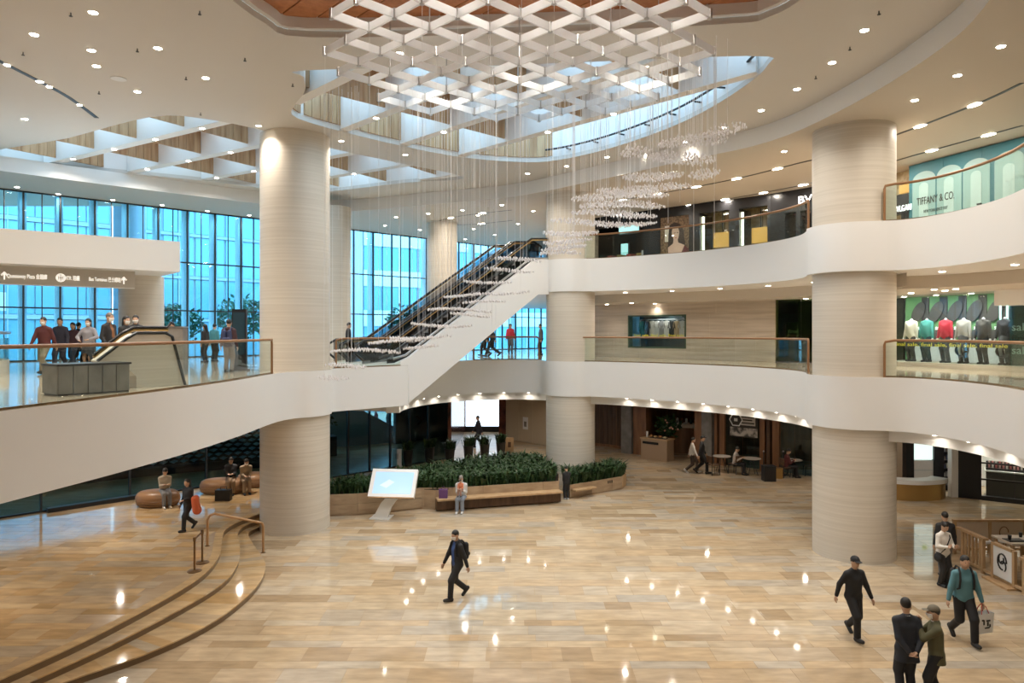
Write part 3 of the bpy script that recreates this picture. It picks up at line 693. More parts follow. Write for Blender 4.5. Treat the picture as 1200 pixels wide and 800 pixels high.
# ---------------------------------------------------------------- escalators from level one to level two
eB, eT = Vector((-4.3, 25.85)), Vector((1.25, 29.65)); EF = fr(eB, eT); eL = ln(eB, eT)
prof_top = [(-1.5, Z1 + .01), (.1, Z1 + .08), (.6, Z1 + .28), (eL - .5, Z2 - .12), (eL, Z2 + .02), (eL + 1.2, Z2 + .02)]
prof_bot = [(eL + 1.2, Z2B - .05), (eL - .2, Z2B - .12), (.55, Z1B + .02), (-1.5, Z1B + .02)]
glass('smoked_glass', (.30, .30, .31), .6)
def esc(d0, w, label):
    o = EF @ Vector((0, d0, Z1)); e = thing('escalator', label, 'escalator', tuple(o))
    poly = prof_top + prof_bot
    for dd, nm in ((d0, 'near'), (d0 + w - .22, 'far')):
        b = MB(EF); n = len(poly)
        tri = tessellate_polygon([[Vector((s, z, 0)) for s, z in poly]])
        V = [(s, dd, z) for s, z in poly] + [(s, dd + .22, z) for s, z in poly]
        b.add(V, [t for t in tri] + [tuple(i + n for i in t) for t in tri] + [(i, (i + 1) % n, (i + 1) % n + n, i + n) for i in range(n)])
        b.build('side_cladding', 'white_paint', e)
    nz = len(prof_bot); b = MB(EF)
    V = [(s, dd, z) for s, z in prof_bot for dd in (d0 + .2, d0 + w - .2)]
    b.add(V + [(v[0], v[1], v[2] + .1) for v in V], [(2 * i, 2 * i + 1, 2 * i + 3, 2 * i + 2) for i in range(nz - 1)] + [(2 * nz + 2 * i, 2 * nz + 2 * i + 2, 2 * nz + 2 * i + 3, 2 * nz + 2 * i + 1) for i in range(nz - 1)]); b.build('soffit', 'white_paint', e)
    ns = 21
    for k in range(ns):
        t0, t1 = k / ns, (k + 1) / ns
        s0, s1 = .25 + (eL - .5) * t0, .25 + (eL - .5) * t1; z0 = Z1 + .0 + (Z2 - Z1) * t0; z1 = Z1 + (Z2 - Z1) * t1
        MB(EF).box(s0, s1 + .02, d0 + .3, d0 + w - .3, z1 - .26, z1 - .02).build('step', 'matte_black', e)
    for dd in (d0 + .11, d0 + w - .11):
        H = [(-1.45, .05, .55), (-1.3, 0, .25)]
        base = [(-1.2, Z1 + .08), (.35, Z1 + .2), (eL - .35, Z2 - .02), (eL + .9, Z2 + .08)]
        V = [(s, dd - .006, z) for s, z in base] + [(s, dd - .006, z + .80) for s, z in base]
        MB(EF).add(V, [(i, i + 1, i + 5, i + 4) for i in range(3)]).build('glass_side', 'smoked_glass', e)
        MB(EF).tube([(-1.15, dd, Z1 + .2), (-1.45, dd, Z1 + .45), (-1.42, dd, Z1 + .75), (-1.1, dd, Z1 + .93), (.2, dd, Z1 + 1.0), (eL - .45, dd, Z2 + .85), (eL + .6, dd, Z2 + .93), (eL + 1.0, dd, Z2 + .75), (eL + 1.0, dd, Z2 + .35)], .045, 8).build('handrail', 'black', e, smooth=50)
        MB(EF).tube([(.0, dd, Z1 + .24), (.5, dd, Z1 + .36), (eL - .5, dd, Z2 + .02), (eL + .8, dd, Z2 + .1)], .05, 6).build('deck_rail', 'steel', e)
        MB(EF).tube([(-1.0, dd, Z1 + .86), (.2, dd, Z1 + .94), (eL - .45, dd, Z2 + .79), (eL + .5, dd, Z2 + .87)], .03, 6).build('rail_guide', 'brass', e)
    return e
esc(0, 1.5, 'white-clad escalator with black steps on the atrium side of the pair')
esc(1.56, 1.5, 'white-clad escalator with black steps on the window side of the pair')
# small sign box at the escalator foot
q = EF @ Vector((-1.9, 2.9, 0))
e = thing('notice_stand', 'white notice stand with a small pink poster at the foot of the escalator', 'sign', (q.x, q.y, Z1))
nb2 = MB().box(q.x - .42, q.x + .42, q.y - .05, q.y + .05, Z1, Z1 + 1.6).build('board', 'white_plastic', e)
MB().box(q.x - .16, q.x + .2, q.y - .058, q.y - .05, Z1 + .55, Z1 + 1.15).build('poster', plain((.75, .12, .28)), nb2)
MB().box(q.x - .06, q.x + .1, q.y - .062, q.y - .058, Z1 + .75, Z1 + 1.0).build('figure_print', plain((.9, .85, .85)), nb2)
MB().box(q.x - .46, q.x + .46, q.y - .07, q.y + .07, Z1 + 1.5, Z1 + 1.62).build('header', 'bronze', e)

# ---------------------------------------------------------------- level one, left: stone box, escalator end, round stair drum
b0 = (-8.75, 13.65); b1 = (-7.95, 14.72); F = fr(b0, b1)
e = thing('stone_box', 'dark grey stone-clad box against the curved glass balustrade', 'box', (*b0, Z1))
l = ln(b0, b1)
MB(F).box(.01, l - .01, .01, .69, Z1, Z1 + .56).build('core', 'black', e)
for k in range(5): MB(F).box(k * l / 5 + .008, (k + 1) * l / 5 - .008, -.012, .012, Z1 + .03, Z1 + .57).build('panel', 'grey_stone', e)
MB(F).box(-.02, .012, 0, .7, Z1 + .03, Z1 + .57).build('panel', 'grey_stone', e)
MB(F).box(-.03, l + .03, -.03, .72, Z1 + .57, Z1 + .61).build('top_slab', 'black', e)
# end of an escalator going down inside the concourse, stone-clad with dark edges
p0, p1 = (-8.55, 15.45), (-7.75, 16.55); F = fr(p0, p1); l = ln(p0, p1)
e = thing('escalator_end', 'beige stone-clad escalator end with dark edge band and black handrail', 'escalator', (*p0, Z1))
pl = [(.35, 0), (1.45, 0), (1.15, 1.12), (1.0, 1.2), (.35, 1.2), (.15, 1.08), (-.45, .62), (-.40, .5), (.1, .5), (.35, .25)]
def plate(F, poly, y0, y1, zb): 
    n = len(poly); tri = tessellate_polygon([[Vector((s, z, 0)) for s, z in poly]]); b = MB(F)
    b.add([(s, y0, zb + z) for s, z in poly] + [(s, y1, zb + z) for s, z in poly], [t for t in tri] + [tuple(i + n for i in t) for t in tri] + [(i, (i + 1) % n, (i + 1) % n + n, i + n) for i in range(n)])
    return b
plate(F, pl, 0, .35, Z1).build('cladding', 'limestone', e)
MB(F).tube([(1.47, -.01, Z1), (1.16, -.01, Z1 + 1.13), (1.0, -.01, Z1 + 1.215), (.35, -.01, Z1 + 1.215), (.14, -.01, Z1 + 1.09), (-.47, -.01, Z1 + .62)], .035, 6).build('edge_band', 'dark_metal', e)
MB(F).tube([(-.5, .1, Z1 + .74), (.1, .1, Z1 + 1.22), (.35, .1, Z1 + 1.34), (1.1, .1, Z1 + 1.34), (1.2, .1, Z1 + 1.46)], .03, 8).build('handrail', 'black', e)
MB(F).tube([(-.5, .1, Z1 + .69), (.1, .1, Z1 + 1.17), (.35, .1, Z1 + 1.28), (1.12, .1, Z1 + 1.28)], .03, 6).build('rail_guide', 'brass', e)
# round stair opening with low stone drum and glass
dc = (-17.3, 19.2); cv = [(dc[0] + 3.0 * math.cos(t), dc[1] + 3.0 * math.sin(t)) for t in [math.radians(-100 + 8 * k) for k in range(24)]]
e = thing('round_stair_guard', 'low curved stone drum with glass and a pale rail round a stair opening', 'balustrade', (*dc, Z1))
MB().ribbon(cv, Z1, Z1 + .42, .16).build('drum_wall', 'limestone', e, smooth=40)
for k in range(4): MB().ribbon(cv[k * 6:k * 6 + 7], Z1 + .42, Z1 + 1.05, .02).build('glass_panel', 'clear_glass', e)
MB().tube([(x, y, Z1 + 1.28 - .1 * i / 23) for i, (x, y) in enumerate(cv)], .04, 8).build('handrail', 'steel', e, smooth=40)
# lift lobby pylon right of the concourse
e = thing('ticket_pylon', 'grey upright pylon standing on the concourse beside the woman in black', 'pylon', (-9.75, 20.6, Z1))
MB().box(-9.95, -9.5, 20.45, 20.75, Z1, Z1 + 1.35).build('body', 'grey_stone', e); MB().box(-9.97, -9.48, 20.43, 20.77, Z1 + 1.35, Z1 + 1.39).build('cap', 'steel', e)
e = thing('info_screen', 'dark upright information screen near the thick column', 'screen', (-8.67, 22.5, Z1))
MB().box(-8.9, -8.45, 22.5, 22.62, Z1 + .05, Z1 + 1.95).build('housing', 'black', e); MB().box(-8.86, -8.49, 22.49, 22.5, Z1 + .5, Z1 + 1.85).build('screen_face', mat('screen_dark', (.03, .06, .08), .15), e); MB().box(-8.95, -8.4, 22.4, 22.72, Z1, Z1 + .05).build('foot', 'dark_metal', e)

# ---------------------------------------------------------------- hanging direction sign under the bridge
sA = Vector((-20.5, 16.6)); sB = Vector((-12.35, 23.35)); off_ = bnrm * .35
sA, sB = sA + off_, sB + off_; F = fr(sA, sB); l = ln(sA, sB)
e = thing('direction_sign', 'long beige hanging direction sign with white lettering under the bridge', 'sign', (sB.x, sB.y, 8.4))
MB(F).box(0, l, 0, .25, 7.82, 8.4).build('panel', 'white_paint', e)
MB(F).box(0, l, -.01, .0, 7.84, 8.38).build('face', mat('sign_face', (.50, .46, .40), .5), e)
mat('sign_lit', (1, 1, 1), .4, emit=(1, .95, .85), es=.9)
def on_face(F, s, d, z): return F @ Matrix.Translation((s, d, z))
def s_at(px, F, l):                                           # where along a wall a pixel column falls
    o = F @ Vector((0, 0, 0)); d = Vector((F[0][0], F[1][0])); k = (px - 600) / FPX
    return (k * o.y - o.x) / (d.x - k * d.y)
for s0, txt, xa, xb in ((s_at(8, F, l), 'Queensway Plaza 金鐘廊', 8, 55), (s_at(75, F, l), 'MTR 港鐵', 75, 93), (s_at(104, F, l), 'Bus Terminus 巴士總站', 104, 141)):
    text(txt, .17, on_face(F, s0, -.018, 8.02), 'lettering', 'sign_lit', e, fit=s_at(xb, F, l) - s_at(xa, F, l))
def arrow(F, s, z, k):
    MB(F).box(s - .018, s + .018, -.022, -.012, z - .12, z + .08).build('arrow', 'sign_lit', e)
    MB(F).add([(s - .09, -.02, z + .02), (s, -.02, z + .12), (s + .09, -.02, z + .02), (s + .06, -.02, z - .01), (s, -.02, z + .06), (s - .06, -.02, z - .01)], [(0, 1, 4, 5), (1, 2, 3, 4)]).build('arrow_tip', 'sign_lit', e)
arrow(F, s_at(5, F, l), 8.08, 1); arrow(F, s_at(145, F, l), 8.08, 1)
b = MB(F @ Matrix.Translation((s_at(71, F, l), -.02, 8.08)) @ Matrix.Rotation(PI / 2, 4, 'X'))
b.lathe([(.13, 0), (.13, .008)], 20); b.build('rail_emblem', 'sign_lit', e)
b = MB(F @ Matrix.Translation((s_at(71, F, l), -.032, 8.08)))
b.box(-.012, .012, -.004, .004, -.11, .11).box(-.07, .07, -.004, .004, -.012, .012).box(-.07, -.05, -.004, .004, -.07, .07).box(.05, .07, -.004, .004, -.07, .07); b.build('emblem_bars', 'sign_face', e)
# ---------------------------------------------------------------- planters with benches
def blades(n, poly, z, hmin, hmax, seed, wid=.035, keepout=None):
    rnd = random.Random(seed); b = MB(); xs_ = [p[0] for p in poly]; ys_ = [p[1] for p in poly]; k = 0
    while k < n:
        x, y = rnd.uniform(min(xs_), max(xs_)), rnd.uniform(min(ys_), max(ys_))
        if not inside((x, y), poly) or (keepout and (x - keepout[0]) ** 2 + (y - keepout[1]) ** 2 < keepout[2] ** 2): continue
        k += 1; a = rnd.uniform(0, 2 * PI); h = rnd.uniform(hmin, hmax); r = h * rnd.uniform(.35, .9); d = Vector((math.cos(a), math.sin(a), 0)); s = Vector((-d.y, d.x, 0)) * wid * rnd.uniform(.7, 1.4)
        p0 = Vector((x, y, z)); p1 = p0 + d * r * .35 + Vector((0, 0, h * .75)); p2 = p0 + d * r + Vector((0, 0, h * rnd.uniform(.7, 1.0)))
        b.add([p0 - s * .5, p0 + s * .5, p1 + s, p1 - s, p2], [(0, 1, 2, 3), (3, 2, 4)])
    return b
def cladding(e, path, z0, z1, w, t=.03, gap=.008, m='bench_wood', name='panel'):
    P = walk(path, w)
    for k in range(len(P)):
        a = P[k][0]; c_ = P[k + 1][0] if k + 1 < len(P) else Vector(path[-1])
        if (c_ - a).length < .1: continue
        d = (c_ - a).normalized(); n = Vector((d.y, -d.x)) * t
        q = [a + d * gap / 2, c_ - d * gap / 2]; q += [q[1] + n, q[0] + n]
        MB().prism([tuple(x) for x in q], z0, z1).build(name, m, e)
PA_F = [(-6.5, 24.45), (-5.5, 24.6), (-4.4, 25.0), (-3.3, 25.55), (-2.75, 25.4), (-1.2, 25.85), (.3, 26.28), (1.75, 26.7)]
PA = PA_F + [(1.85, 28.2), (1.15, 30.9), (-.4, 31.0), (-3.2, 28.6), (-6.6, 25.25)]
pa = thing('planter', 'long wood-clad planter of leafy shrubs with a bench along its front', 'planter', (-2.4, 27, 0))
MB().prism(PA, 0, .70).build('core', 'bench_wood', pa)
MB().prism(PA, .70, .72).build('soil', 'soil', pa)
cladding(pa, PA_F, .06, .40, 1.15); cladding(pa, PA_F, .41, .76, 1.15); cladding(pa, [PA_F[-1], (1.85, 28.2)], .06, .76, .7)
cladding(pa, [(1.15, 30.9), (-.4, 31.0)], .06, .76, .8); cladding(pa, [(-.4, 31.0), (-3.2, 28.6), (-6.6, 25.25)], .06, .76, 1.2)
seatp = PA_F[4:]
sb = MB().ribbon(seatp, .40, .46, -.48); sb.build('bench_seat', 'light_wood', pa)
MB().ribbon(offset(seatp, -.02), .05, .40, -.26).build('bench_base', 'dark_wood', pa)
o = blades(5200, [(p[0] * .97 - .07, p[1] + .08 if p[1] < 27 else p[1] - .1) for p in PA], .70, .25, .62, 11, keepout=(2.5, 30.3, 1.1)).build('shrubs', 'leaf', pa); o['kind'] = 'stuff'
PB_F = [(2.2, 27.15), (3.3, 27.9), (4.45, 28.75)]
PB = PB_F + [(4.75, 29.5), (4.0, 30.4), (3.75, 29.6), (2.9, 28.9), (2.05, 28.6)]
pb = thing('planter', 'short low wood-clad planter of leafy shrubs beside the round column', 'planter', (3.3, 28.3, 0))
MB().prism(PB, 0, .46).build('core', 'bench_wood', pb); MB().prism(PB, .46, .48).build('soil', 'soil', pb)
cladding(pb, PB_F, .05, .52, 1.1, m='bench_wood'); cladding(pb, [PB_F[-1], (4.75, 29.5), (4.0, 30.4)], .05, .52, .7, m='light_wood')
MB().ribbon([(2.25, 27.18), (3.1, 27.76)], .30, .36, -.34).build('bench_seat', 'light_wood', pb)
F = fr((3.3, 27.9), (4.45, 28.75)); 
for k in range(3): MB(F).box(.62 + k * .1, .68 + k * .1, -.035, -.031, .33, .44).build('stencil_mark', 'matte_black', pb)
o = blades(1500, [(p[0], p[1] + (.05 if p[1] < 28.9 else -.05)) for p in PB], .46, .3, .68, 12).build('shrubs', 'leaf', pb); o['kind'] = 'stuff'

# ---------------------------------------------------------------- digital directory kiosk
kp = gp(447, 606.5); F = Matrix.Translation((kp.x, kp.y, 0)) @ Matrix.Rotation(math.radians(-6), 4, 'Z')
e = thing('directory_kiosk', 'white cantilevered directory kiosk with a tilted pale blue touch screen', 'kiosk', tuple(kp))
plate(F, [(-.28, 0), (.22, 0), (.34, .35), (.60, .72), (1.05, .78), (1.05, .84), (.3, .84), (.02, .55)], -.10, .10, 0).build('leg', 'white_plastic', e)
MB(F).box(-.36, .34, -.25, .35, 0, .025).build('foot_plate', 'white_plastic', e)
K = F @ Matrix.Translation((.42, -.02, 1.20)) @ Matrix.Rotation(math.radians(-38), 4, 'X')
kh = MB(K).box(-.80, .80, -.03, .09, -.52, .52).build('housing', 'white_plastic', e)
mat('kiosk_screen', (.2, .3, .35), .2, emit=(.42, .66, .92), es=.95)
sc_ = MB(K).box(-.66, .68, -.036, -.03, -.40, .40).build('screen', 'kiosk_screen', kh)
MB(K).add([(-.45, -.04, -.1), (-.15, -.04, .12), (.05, -.04, .02), (-.2, -.04, -.2)], [(0, 1, 2, 3)]).build('map_print', mat('map_print', (.4, .5, .55), .3, emit=(.55, .72, .90), es=.8), kh)
MB(K).box(-.80, .80, -.04, .0, -.56, -.52).build('lower_edge', 'bronze', kh)

# ---------------------------------------------------------------- step handrail, stanchions, pebble seats
a = Vector((-8.45, 19.65, .45)); c_ = Vector((-7.2, 20.5, 0)); 
e = thing('step_handrail', 'brass-coloured handrail with two posts spanning the curved steps', 'handrail', (a.x, a.y, .45))
MB().tube([a, a + Vector((0, 0, .72)), a + Vector((.05, .03, .83)), a + Vector((.16, .1, .87)), c_ + Vector((-.12, -.08, .90)), c_ + Vector((-.03, -.02, .86)), c_ + Vector((0, 0, .76)), c_], .036, 10).build('rail', mat('rail_tan', (.50, .30, .15), .35, .4), e, smooth=50)
for q in (a, c_): MB().lathe([(.07, 0), (.07, .015), (.04, .02)], 14, c=tuple(q)).build('base_flange', 'bronze', e)
s1, s2 = gp(228, 669, .45), gp(237, 659, .45)
for i, q in enumerate((s1, s2)):
    e = thing('queue_stanchion', ['short bronze queue post beside the curved steps, lower of two tops, holding the strap end', 'short bronze queue post beside the curved steps, next to the brass handrail post'][i], 'stanchion', tuple(q), 'queue posts by the steps')
    MB().lathe([(.17, 0), (.17, .012), (.05, .03), (.028, .04)], 20, c=tuple(q)).build('base', 'bronze', e, smooth=40)
    MB().lathe([(.026, .03), (.026, .80)], 12, c=tuple(q)).build('post', 'bronze', e, smooth=40); MB().lathe([(.036, .74), (.036, .84), (.02, .85)], 12, c=tuple(q)).build('head', 'bronze', e, smooth=40)
e = thing('queue_strap', 'dark strap stretched between the two bronze queue posts', 'strap', (s1.x, s1.y, 1.22))
d = (s2 - s1).normalized() * .04
MB().bar(s1 + d + Vector((0, 0, .79)), s2 - d + Vector((0, 0, .79)), .006, .05).build('strap_band', 'bronze', e)
MB().bar(s2 - d * 1.6 + Vector((0, 0, .79)), s2 - d + Vector((0, 0, .79)), .014, .06).build('strap_clip', 'black', e)
mat('pebble_wood', (.30, .16, .07), .4, noise=((1, 1, 14), (.22, .11, .045), (.36, .20, .10), .3, .7, .1))
def pebble(q, rx, ry, h, rz, label):
    e = thing('pebble_seat', label, 'seat', tuple(q), 'pebble-shaped timber seats'); e.rotation_euler.z = rz
    prof = [(.80, 0), (.93, .12), (1.0, .38), (.99, .62), (.92, .84), (.78, .96), (.5, 1.0), (.2, 1.015), (.02, 1.02)]
    MB().lathe([(r, z * h) for r, z in prof], 28, sx=rx, sy=ry).build('body', 'pebble_wood', e, smooth=50, world=False)
    for k in range(3): MB().tube([((.90 + .10 * math.sin(.9 + k * .7)) * rx * 1.0 * math.cos(t), (.90 + .10 * math.sin(.9 + k * .7)) * ry * math.sin(t), (.2 + .2 * k) * h) for t in [2 * PI * i / 28 for i in range(29)]], .006, 4).build('groove_line', 'dark_wood', e, world=False)
    return e
P1 = gp(185, 592, .45); P2 = gp(262, 577, .45); P3 = gp(298, 569, .45)
pebble(P1, .72, .5, .52, .1, 'rounded striped timber seat under the woman looking at her phone')
pebble(P2, .85, .5, .52, .1, 'rounded striped timber seat shared by the seated pair, beside the black bag')
pebble(P3, .65, .5, .50, .1, 'rounded striped timber seat half hidden by the thick column')
q = gp(262, 586, .45); e = thing('travel_bag', 'black travel bag standing on the terrace against a timber seat', 'bag', tuple(q))
MB().box(q.x - .26, q.x + .26, q.y - .12, q.y + .12, .45, .83).build('body', 'black', e); MB().tube([(q.x - .12, q.y, .83), (q.x - .1, q.y, .93), (q.x + .1, q.y, .93), (q.x + .12, q.y, .83)], .014, 6).build('handle', 'dark_metal', e)

# ---------------------------------------------------------------- potted plants and sign stands by the glass doors
POTS = [(478, 546), (503, 543), (527, 545), (549, 541), (568, 539), (587, 536)]
PL_ = ['dark tapered pot with a spiky plant, beside the white stand by the dark glass', 'dark tapered pot with a spiky plant, second from the white stand by the dark glass', 'dark tapered pot with a spiky plant, third from the white stand by the dark glass',
       'dark tapered pot with a spiky plant, left edge of the lilac screen reflection', 'dark tapered pot with a spiky plant, below the walking man in the corridor', 'dark tapered pot with a tall spiky plant, next to the corridor sign stand']
pot0 = pl0 = None
for i, (x, y) in enumerate(POTS):
    q = gp(x, y); e = thing('potted_plant', PL_[i], 'potted plant', tuple(q), 'potted plants by the glass doors')
    if pot0 is None:
        pot0 = MB().lathe([(.17, 0), (.19, .05), (.25, .78), (.27, .80), (.22, .80), (.21, .72)], 18).build('pot', 'black', e, smooth=40, world=False)
        pl0 = blades(90, [(-.2, -.2), (.2, -.2), (.2, .2), (-.2, .2)], .72, .3, .62, 30, .03).build('plant', 'leaf', e, world=False)
    else:
        link_copy('pot', pot0, e, world=False); link_copy('plant', pl0, e, rz=i * 1.3, world=False)
for i, (x, y, h, m, lb) in enumerate([(465, 547, .85, 'white_plastic', 'white floor sign stand in front of the dark glass doors'), (597, 533, .9, 'light_wood', 'pale floor sign stand at the mouth of the corridor'), (691, 546, 1.0, 'cafe_wood', 'brown wooden floor sign standing beside the round column at the planter')]):
    q = gp(x, y); e = thing('floor_sign', lb, 'sign', tuple(q))
    fb_ = MB().box(q.x - .22, q.x + .22, q.y - .03, q.y + .03, .04, h).build('board', m, e); MB().box(q.x - .25, q.x + .25, q.y - .15, q.y + .15, 0, .04).build('foot', 'dark_metal' if i else 'steel', e)
    if i < 2: MB().box(q.x - .08, q.x + .08, q.y - .035, q.y - .03, h * .45, h * .75).build('print', 'dark_wood' if i else 'steel', fb_)
    else: MB().box(q.x - .03, q.x + .03, q.y - .036, q.y - .03, h * .68, h * .78).build('print', 'white_plastic', fb_)

# ---------------------------------------------------------------- ground floor, far side: corridor with bright screen
struct(MB().box(-4.4, 2.2, 45.3, 45.6, -.02, 3.45).build('wall_corridor_far', 'dark_wood'))
struct(MB(fr((-3.1, 36.2), (-3.0, 45.3))).box(0, 9.1, 0, .2, 0, 3.4).build('wall_corridor_left', mat('red_marble', (.15, .05, .03), .15, noise=((1.5, 1.5, 1.5), (.06, .03, .025), (.24, .08, .045), .35, .65, 0))))
struct(MB(fr((-6.6, 40.2), (-3.1, 44.6))).box(0, 5.6, 0, .2, -.02, 3.4).build('wall_added_backdrop', mat('backdrop_dark', (.10, .15, .165), .3)))  # wall added behind the glass to darken the bright street view
e = thing('light_wall', 'large bright bluish-white screen at the end of the corridor', 'screen', (-1.85, 45.2, 0))
mat('bright_screen', (.5, .5, .5), .3, emit=(.72, .87, 1.0), es=2.6)
for k in range(2): MB().box(-2.95 + k * 1.08, -1.89 + k * 1.08, 45.1, 45.28, .35, 3.38).build('screen_panel', 'bright_screen', e)
MB().box(-3.0, -.75, 45.12, 45.29, 0, .34).build('plinth', 'black', e); MB().box(-2.3, -1.3, 45.09, 45.1, 2.0, 2.18).build('faint_print', mat('faint_print', (.5, .5, .5), .3, emit=(.62, .76, .88), es=2.2), e)
F = fr((-.75, 42.4), (2.0, 39.6)); l = ln((-.75, 42.4), (2.0, 39.6))
w_ = struct(MB(F).box(.55, l, 0, .25, 0, 3.4).build('wall_corridor_right', mat('beige_panel', (.50, .42, .30), .5)))
for k in range(3): MB(F).box(.58 + k * 1.1, 1.64 + k * 1.1, -.02, 0, .05, 3.35).build('panel', 'beige_panel', w_)
struct(MB(F).box(0, .55, -.05, .3, 0, 3.4).build('wall_jamb', 'red_marble'))
e = thing('wall_notice', 'small pale notice fixed on the beige corridor wall', 'sign', tuple(F @ Vector((2.2, -.03, 1.0))))
MB(F).box(2.0, 2.4, -.035, -.02, .75, 1.45).build('plate', 'white_plastic', e); MB(F).box(2.1, 2.3, -.04, -.035, .9, 1.2).build('print', 'grey_stone', e)

# ---------------------------------------------------------------- cafe on the ground floor
struct(MB().ribbon(cr([(2.2, 41.5), (4.2, 40.0), (5.6, 39.0), (6.2, 38.0)], 5), .0, 3.4, .2).build('wall_timber_curved', 'cafe_wood', smooth=40))
tw = bpy.data.objects['wall_timber_curved']
for p, d in walk(cr([(4.2, 40.0), (5.6, 39.0), (6.2, 38.0)], 5), .28):
    n = Vector((d.y, -d.x)); q = p + d * .25
    MB().prism([tuple(p), tuple(p + n * .03), tuple(q + n * .03), tuple(q)], .15, 3.4).build('slat', 'dark_wood', tw)
CF0, CF1 = (5.95, 37.3), (13.4, 30.7); F = fr(CF0, CF1); cl = ln(CF0, CF1); S = lambda px: s_at(px, F, cl)
def wallpart(name, x0, x1, d0, d1, z0, z1, m): return struct(MB(F).box(S(x0), S(x1), d0, d1, z0, z1).build(name, m))
wallpart('wall_pillar_grey', 729, 741, -.1, .6, 0, 3.4, 'grey_stone'); wallpart('wall_cafe_jamb', 742, 757, 0, .5, 0, 3.4, 'cafe_wood')
wallpart('wall_pillar_slim', 823, 835, -.1, .6, 0, 3.4, 'grey_stone'); wallpart('wall_cafe_jamb', 814, 823, 0, .5, 0, 3.4, 'cafe_wood')
wallpart('wall_cafe_head', 757, 814, 0, .3, 2.95, 3.4, 'cafe_wood')
struct(MB(F).box(S(742) - .5, cl + 3, 4.0, 4.2, 0, 3.4).build('wall_cafe_rear', 'cafe_wood'))
struct(MB(F).box(S(823), S(835), .6, 4.0, 0, 3.4).build('wall_cafe_partition', 'cafe_wood'))
struct(MB(F).box(S(729), S(741), .6, 4.0, 0, 3.4).build('wall_cafe_side', 'cafe_wood'))
e = thing('service_counter', 'pale wooden cafe counter box standing at the cafe entrance', 'counter', tuple(F @ Vector((S(778), -.4, 0))))
a0, a1 = S(762), S(792)
MB(F).box(a0, a1, -.9, -.2, .0, 1.02).build('body', mat('counter_wood', (.36, .25, .16), .5), e); MB(F).box(a0 - .04, a1 + .04, -.94, -.16, 1.02, 1.07).build('top', 'light_wood', e)
MB(F).box(a0 + .1, a0 + (a1 - a0) * .68, -.915, -.9, .78, .9).build('slot', 'matte_black', e)
for k, (s_, c1, h) in enumerate([(.15, (.8, .8, .8), .3), (.4, (.5, .25, .1), .12), (.62, (.6, .4, .2), .1), (.9, (.45, .2, .08), .12), (1.15, (.6, .5, .3), .1)]):
    t = thing('counter_item', ['white paper cup stack on the cafe counter', 'brown pastry tray on the cafe counter, next to the cups', 'tan bread tray in the middle of the cafe counter', 'dark pastry tray on the cafe counter', 'pale card box at the end of the cafe counter'][k], 'tray' if 0 < k < 4 else 'cup' if k == 0 else 'box', tuple(F @ Vector((a0 + s_, -.55, 1.07))))
    if k == 0:
        for j in range(4): MB(F).lathe([(.045, 0), (.06, .1)], 12, c=(a0 + s_, -.55, 1.07 + j * .06)).build('cup', 'white_plastic', t)
    else: MB(F).box(a0 + s_ - .1, a0 + s_ + .1, -.7, -.4, 1.07, 1.09).build('tray', 'dark_metal', t); MB(F).ball((a0 + s_, -.55, 1.07 + h * .6), (.09, .13, h * .5)).build('food', plain(c1), t)
e = thing('back_counter', 'long cafe bar with a wavy white worktop', 'counter', tuple(F @ Vector((S(785), 2.2, 0))))
wv = [(S(757) + .1 + k * .3, 1.9 - .18 * math.sin(k * .9)) for k in range(int((S(814) - S(757)) / .3))]
MB(F).ribbon(wv, 0, 1.35, .6).build('front', 'cafe_wood', e); MB(F).ribbon([(x, y - .1) for x, y in wv], 1.35, 1.55, .8).build('worktop', mat('bar_white', (.75, .70, .62), .4), e)
for k in range(9):
    t = thing('bar_item', ['dark coffee machine block on the wavy bar', 'glass jar on the wavy bar beside the machine', 'brown bottle standing on the wavy bar', 'white canister on the wavy bar', 'tall dark bottle on the wavy bar', 'orange tin on the wavy bar', 'small plant pot on the wavy bar', 'red box on the wavy bar', 'pale bowl at the end of the wavy bar'][k], ['machine', 'jar', 'bottle', 'canister', 'bottle', 'tin', 'pot', 'box', 'bowl'][k], tuple(F @ Vector((S(757) + .4 + k * .26, 2.1, 1.55))))
    c1 = [(.05, .05, .05), (.6, .6, .6), (.25, .1, .03), (.7, .7, .68), (.03, .05, .03), (.6, .25, .05), (.1, .2, .05), (.5, .05, .04), (.6, .55, .5)][k]
    MB(F).lathe([(.06, 0), (.07, .04), (.065, .22), (.03, .28)], 10, c=(S(757) + .4 + k * .26, 2.1, 1.55)).build('body', plain(c1, .4), t); MB(F).lathe([(.032, .28), (.032, .33)], 8, c=(S(757) + .4 + k * .26, 2.1, 1.55)).build('cap', 'dark_metal', t)
e = thing('flower_arrangement', 'dark leafy flower arrangement beside the cafe counter', 'plant', tuple(F @ Vector((S(779), .3, 0))))
MB(F).lathe([(.2, 0), (.26, .5), (.22, .9)], 16, c=(S(779), .35, 0)).build('vase', 'black', e)
q = F @ Vector((S(779), .35, 1.5)); leaf_cloud(260, tuple(q), (.55, .5, .55), .3, 91).build('foliage', 'leaf', e)
for k in range(7): q2 = q + Vector((random.uniform(-.4, .4), -.45, random.uniform(-.2, .5))); MB().ball(tuple(q2), .05, 7, 5).build('blossom', plain((.8, .45, .35)), e)
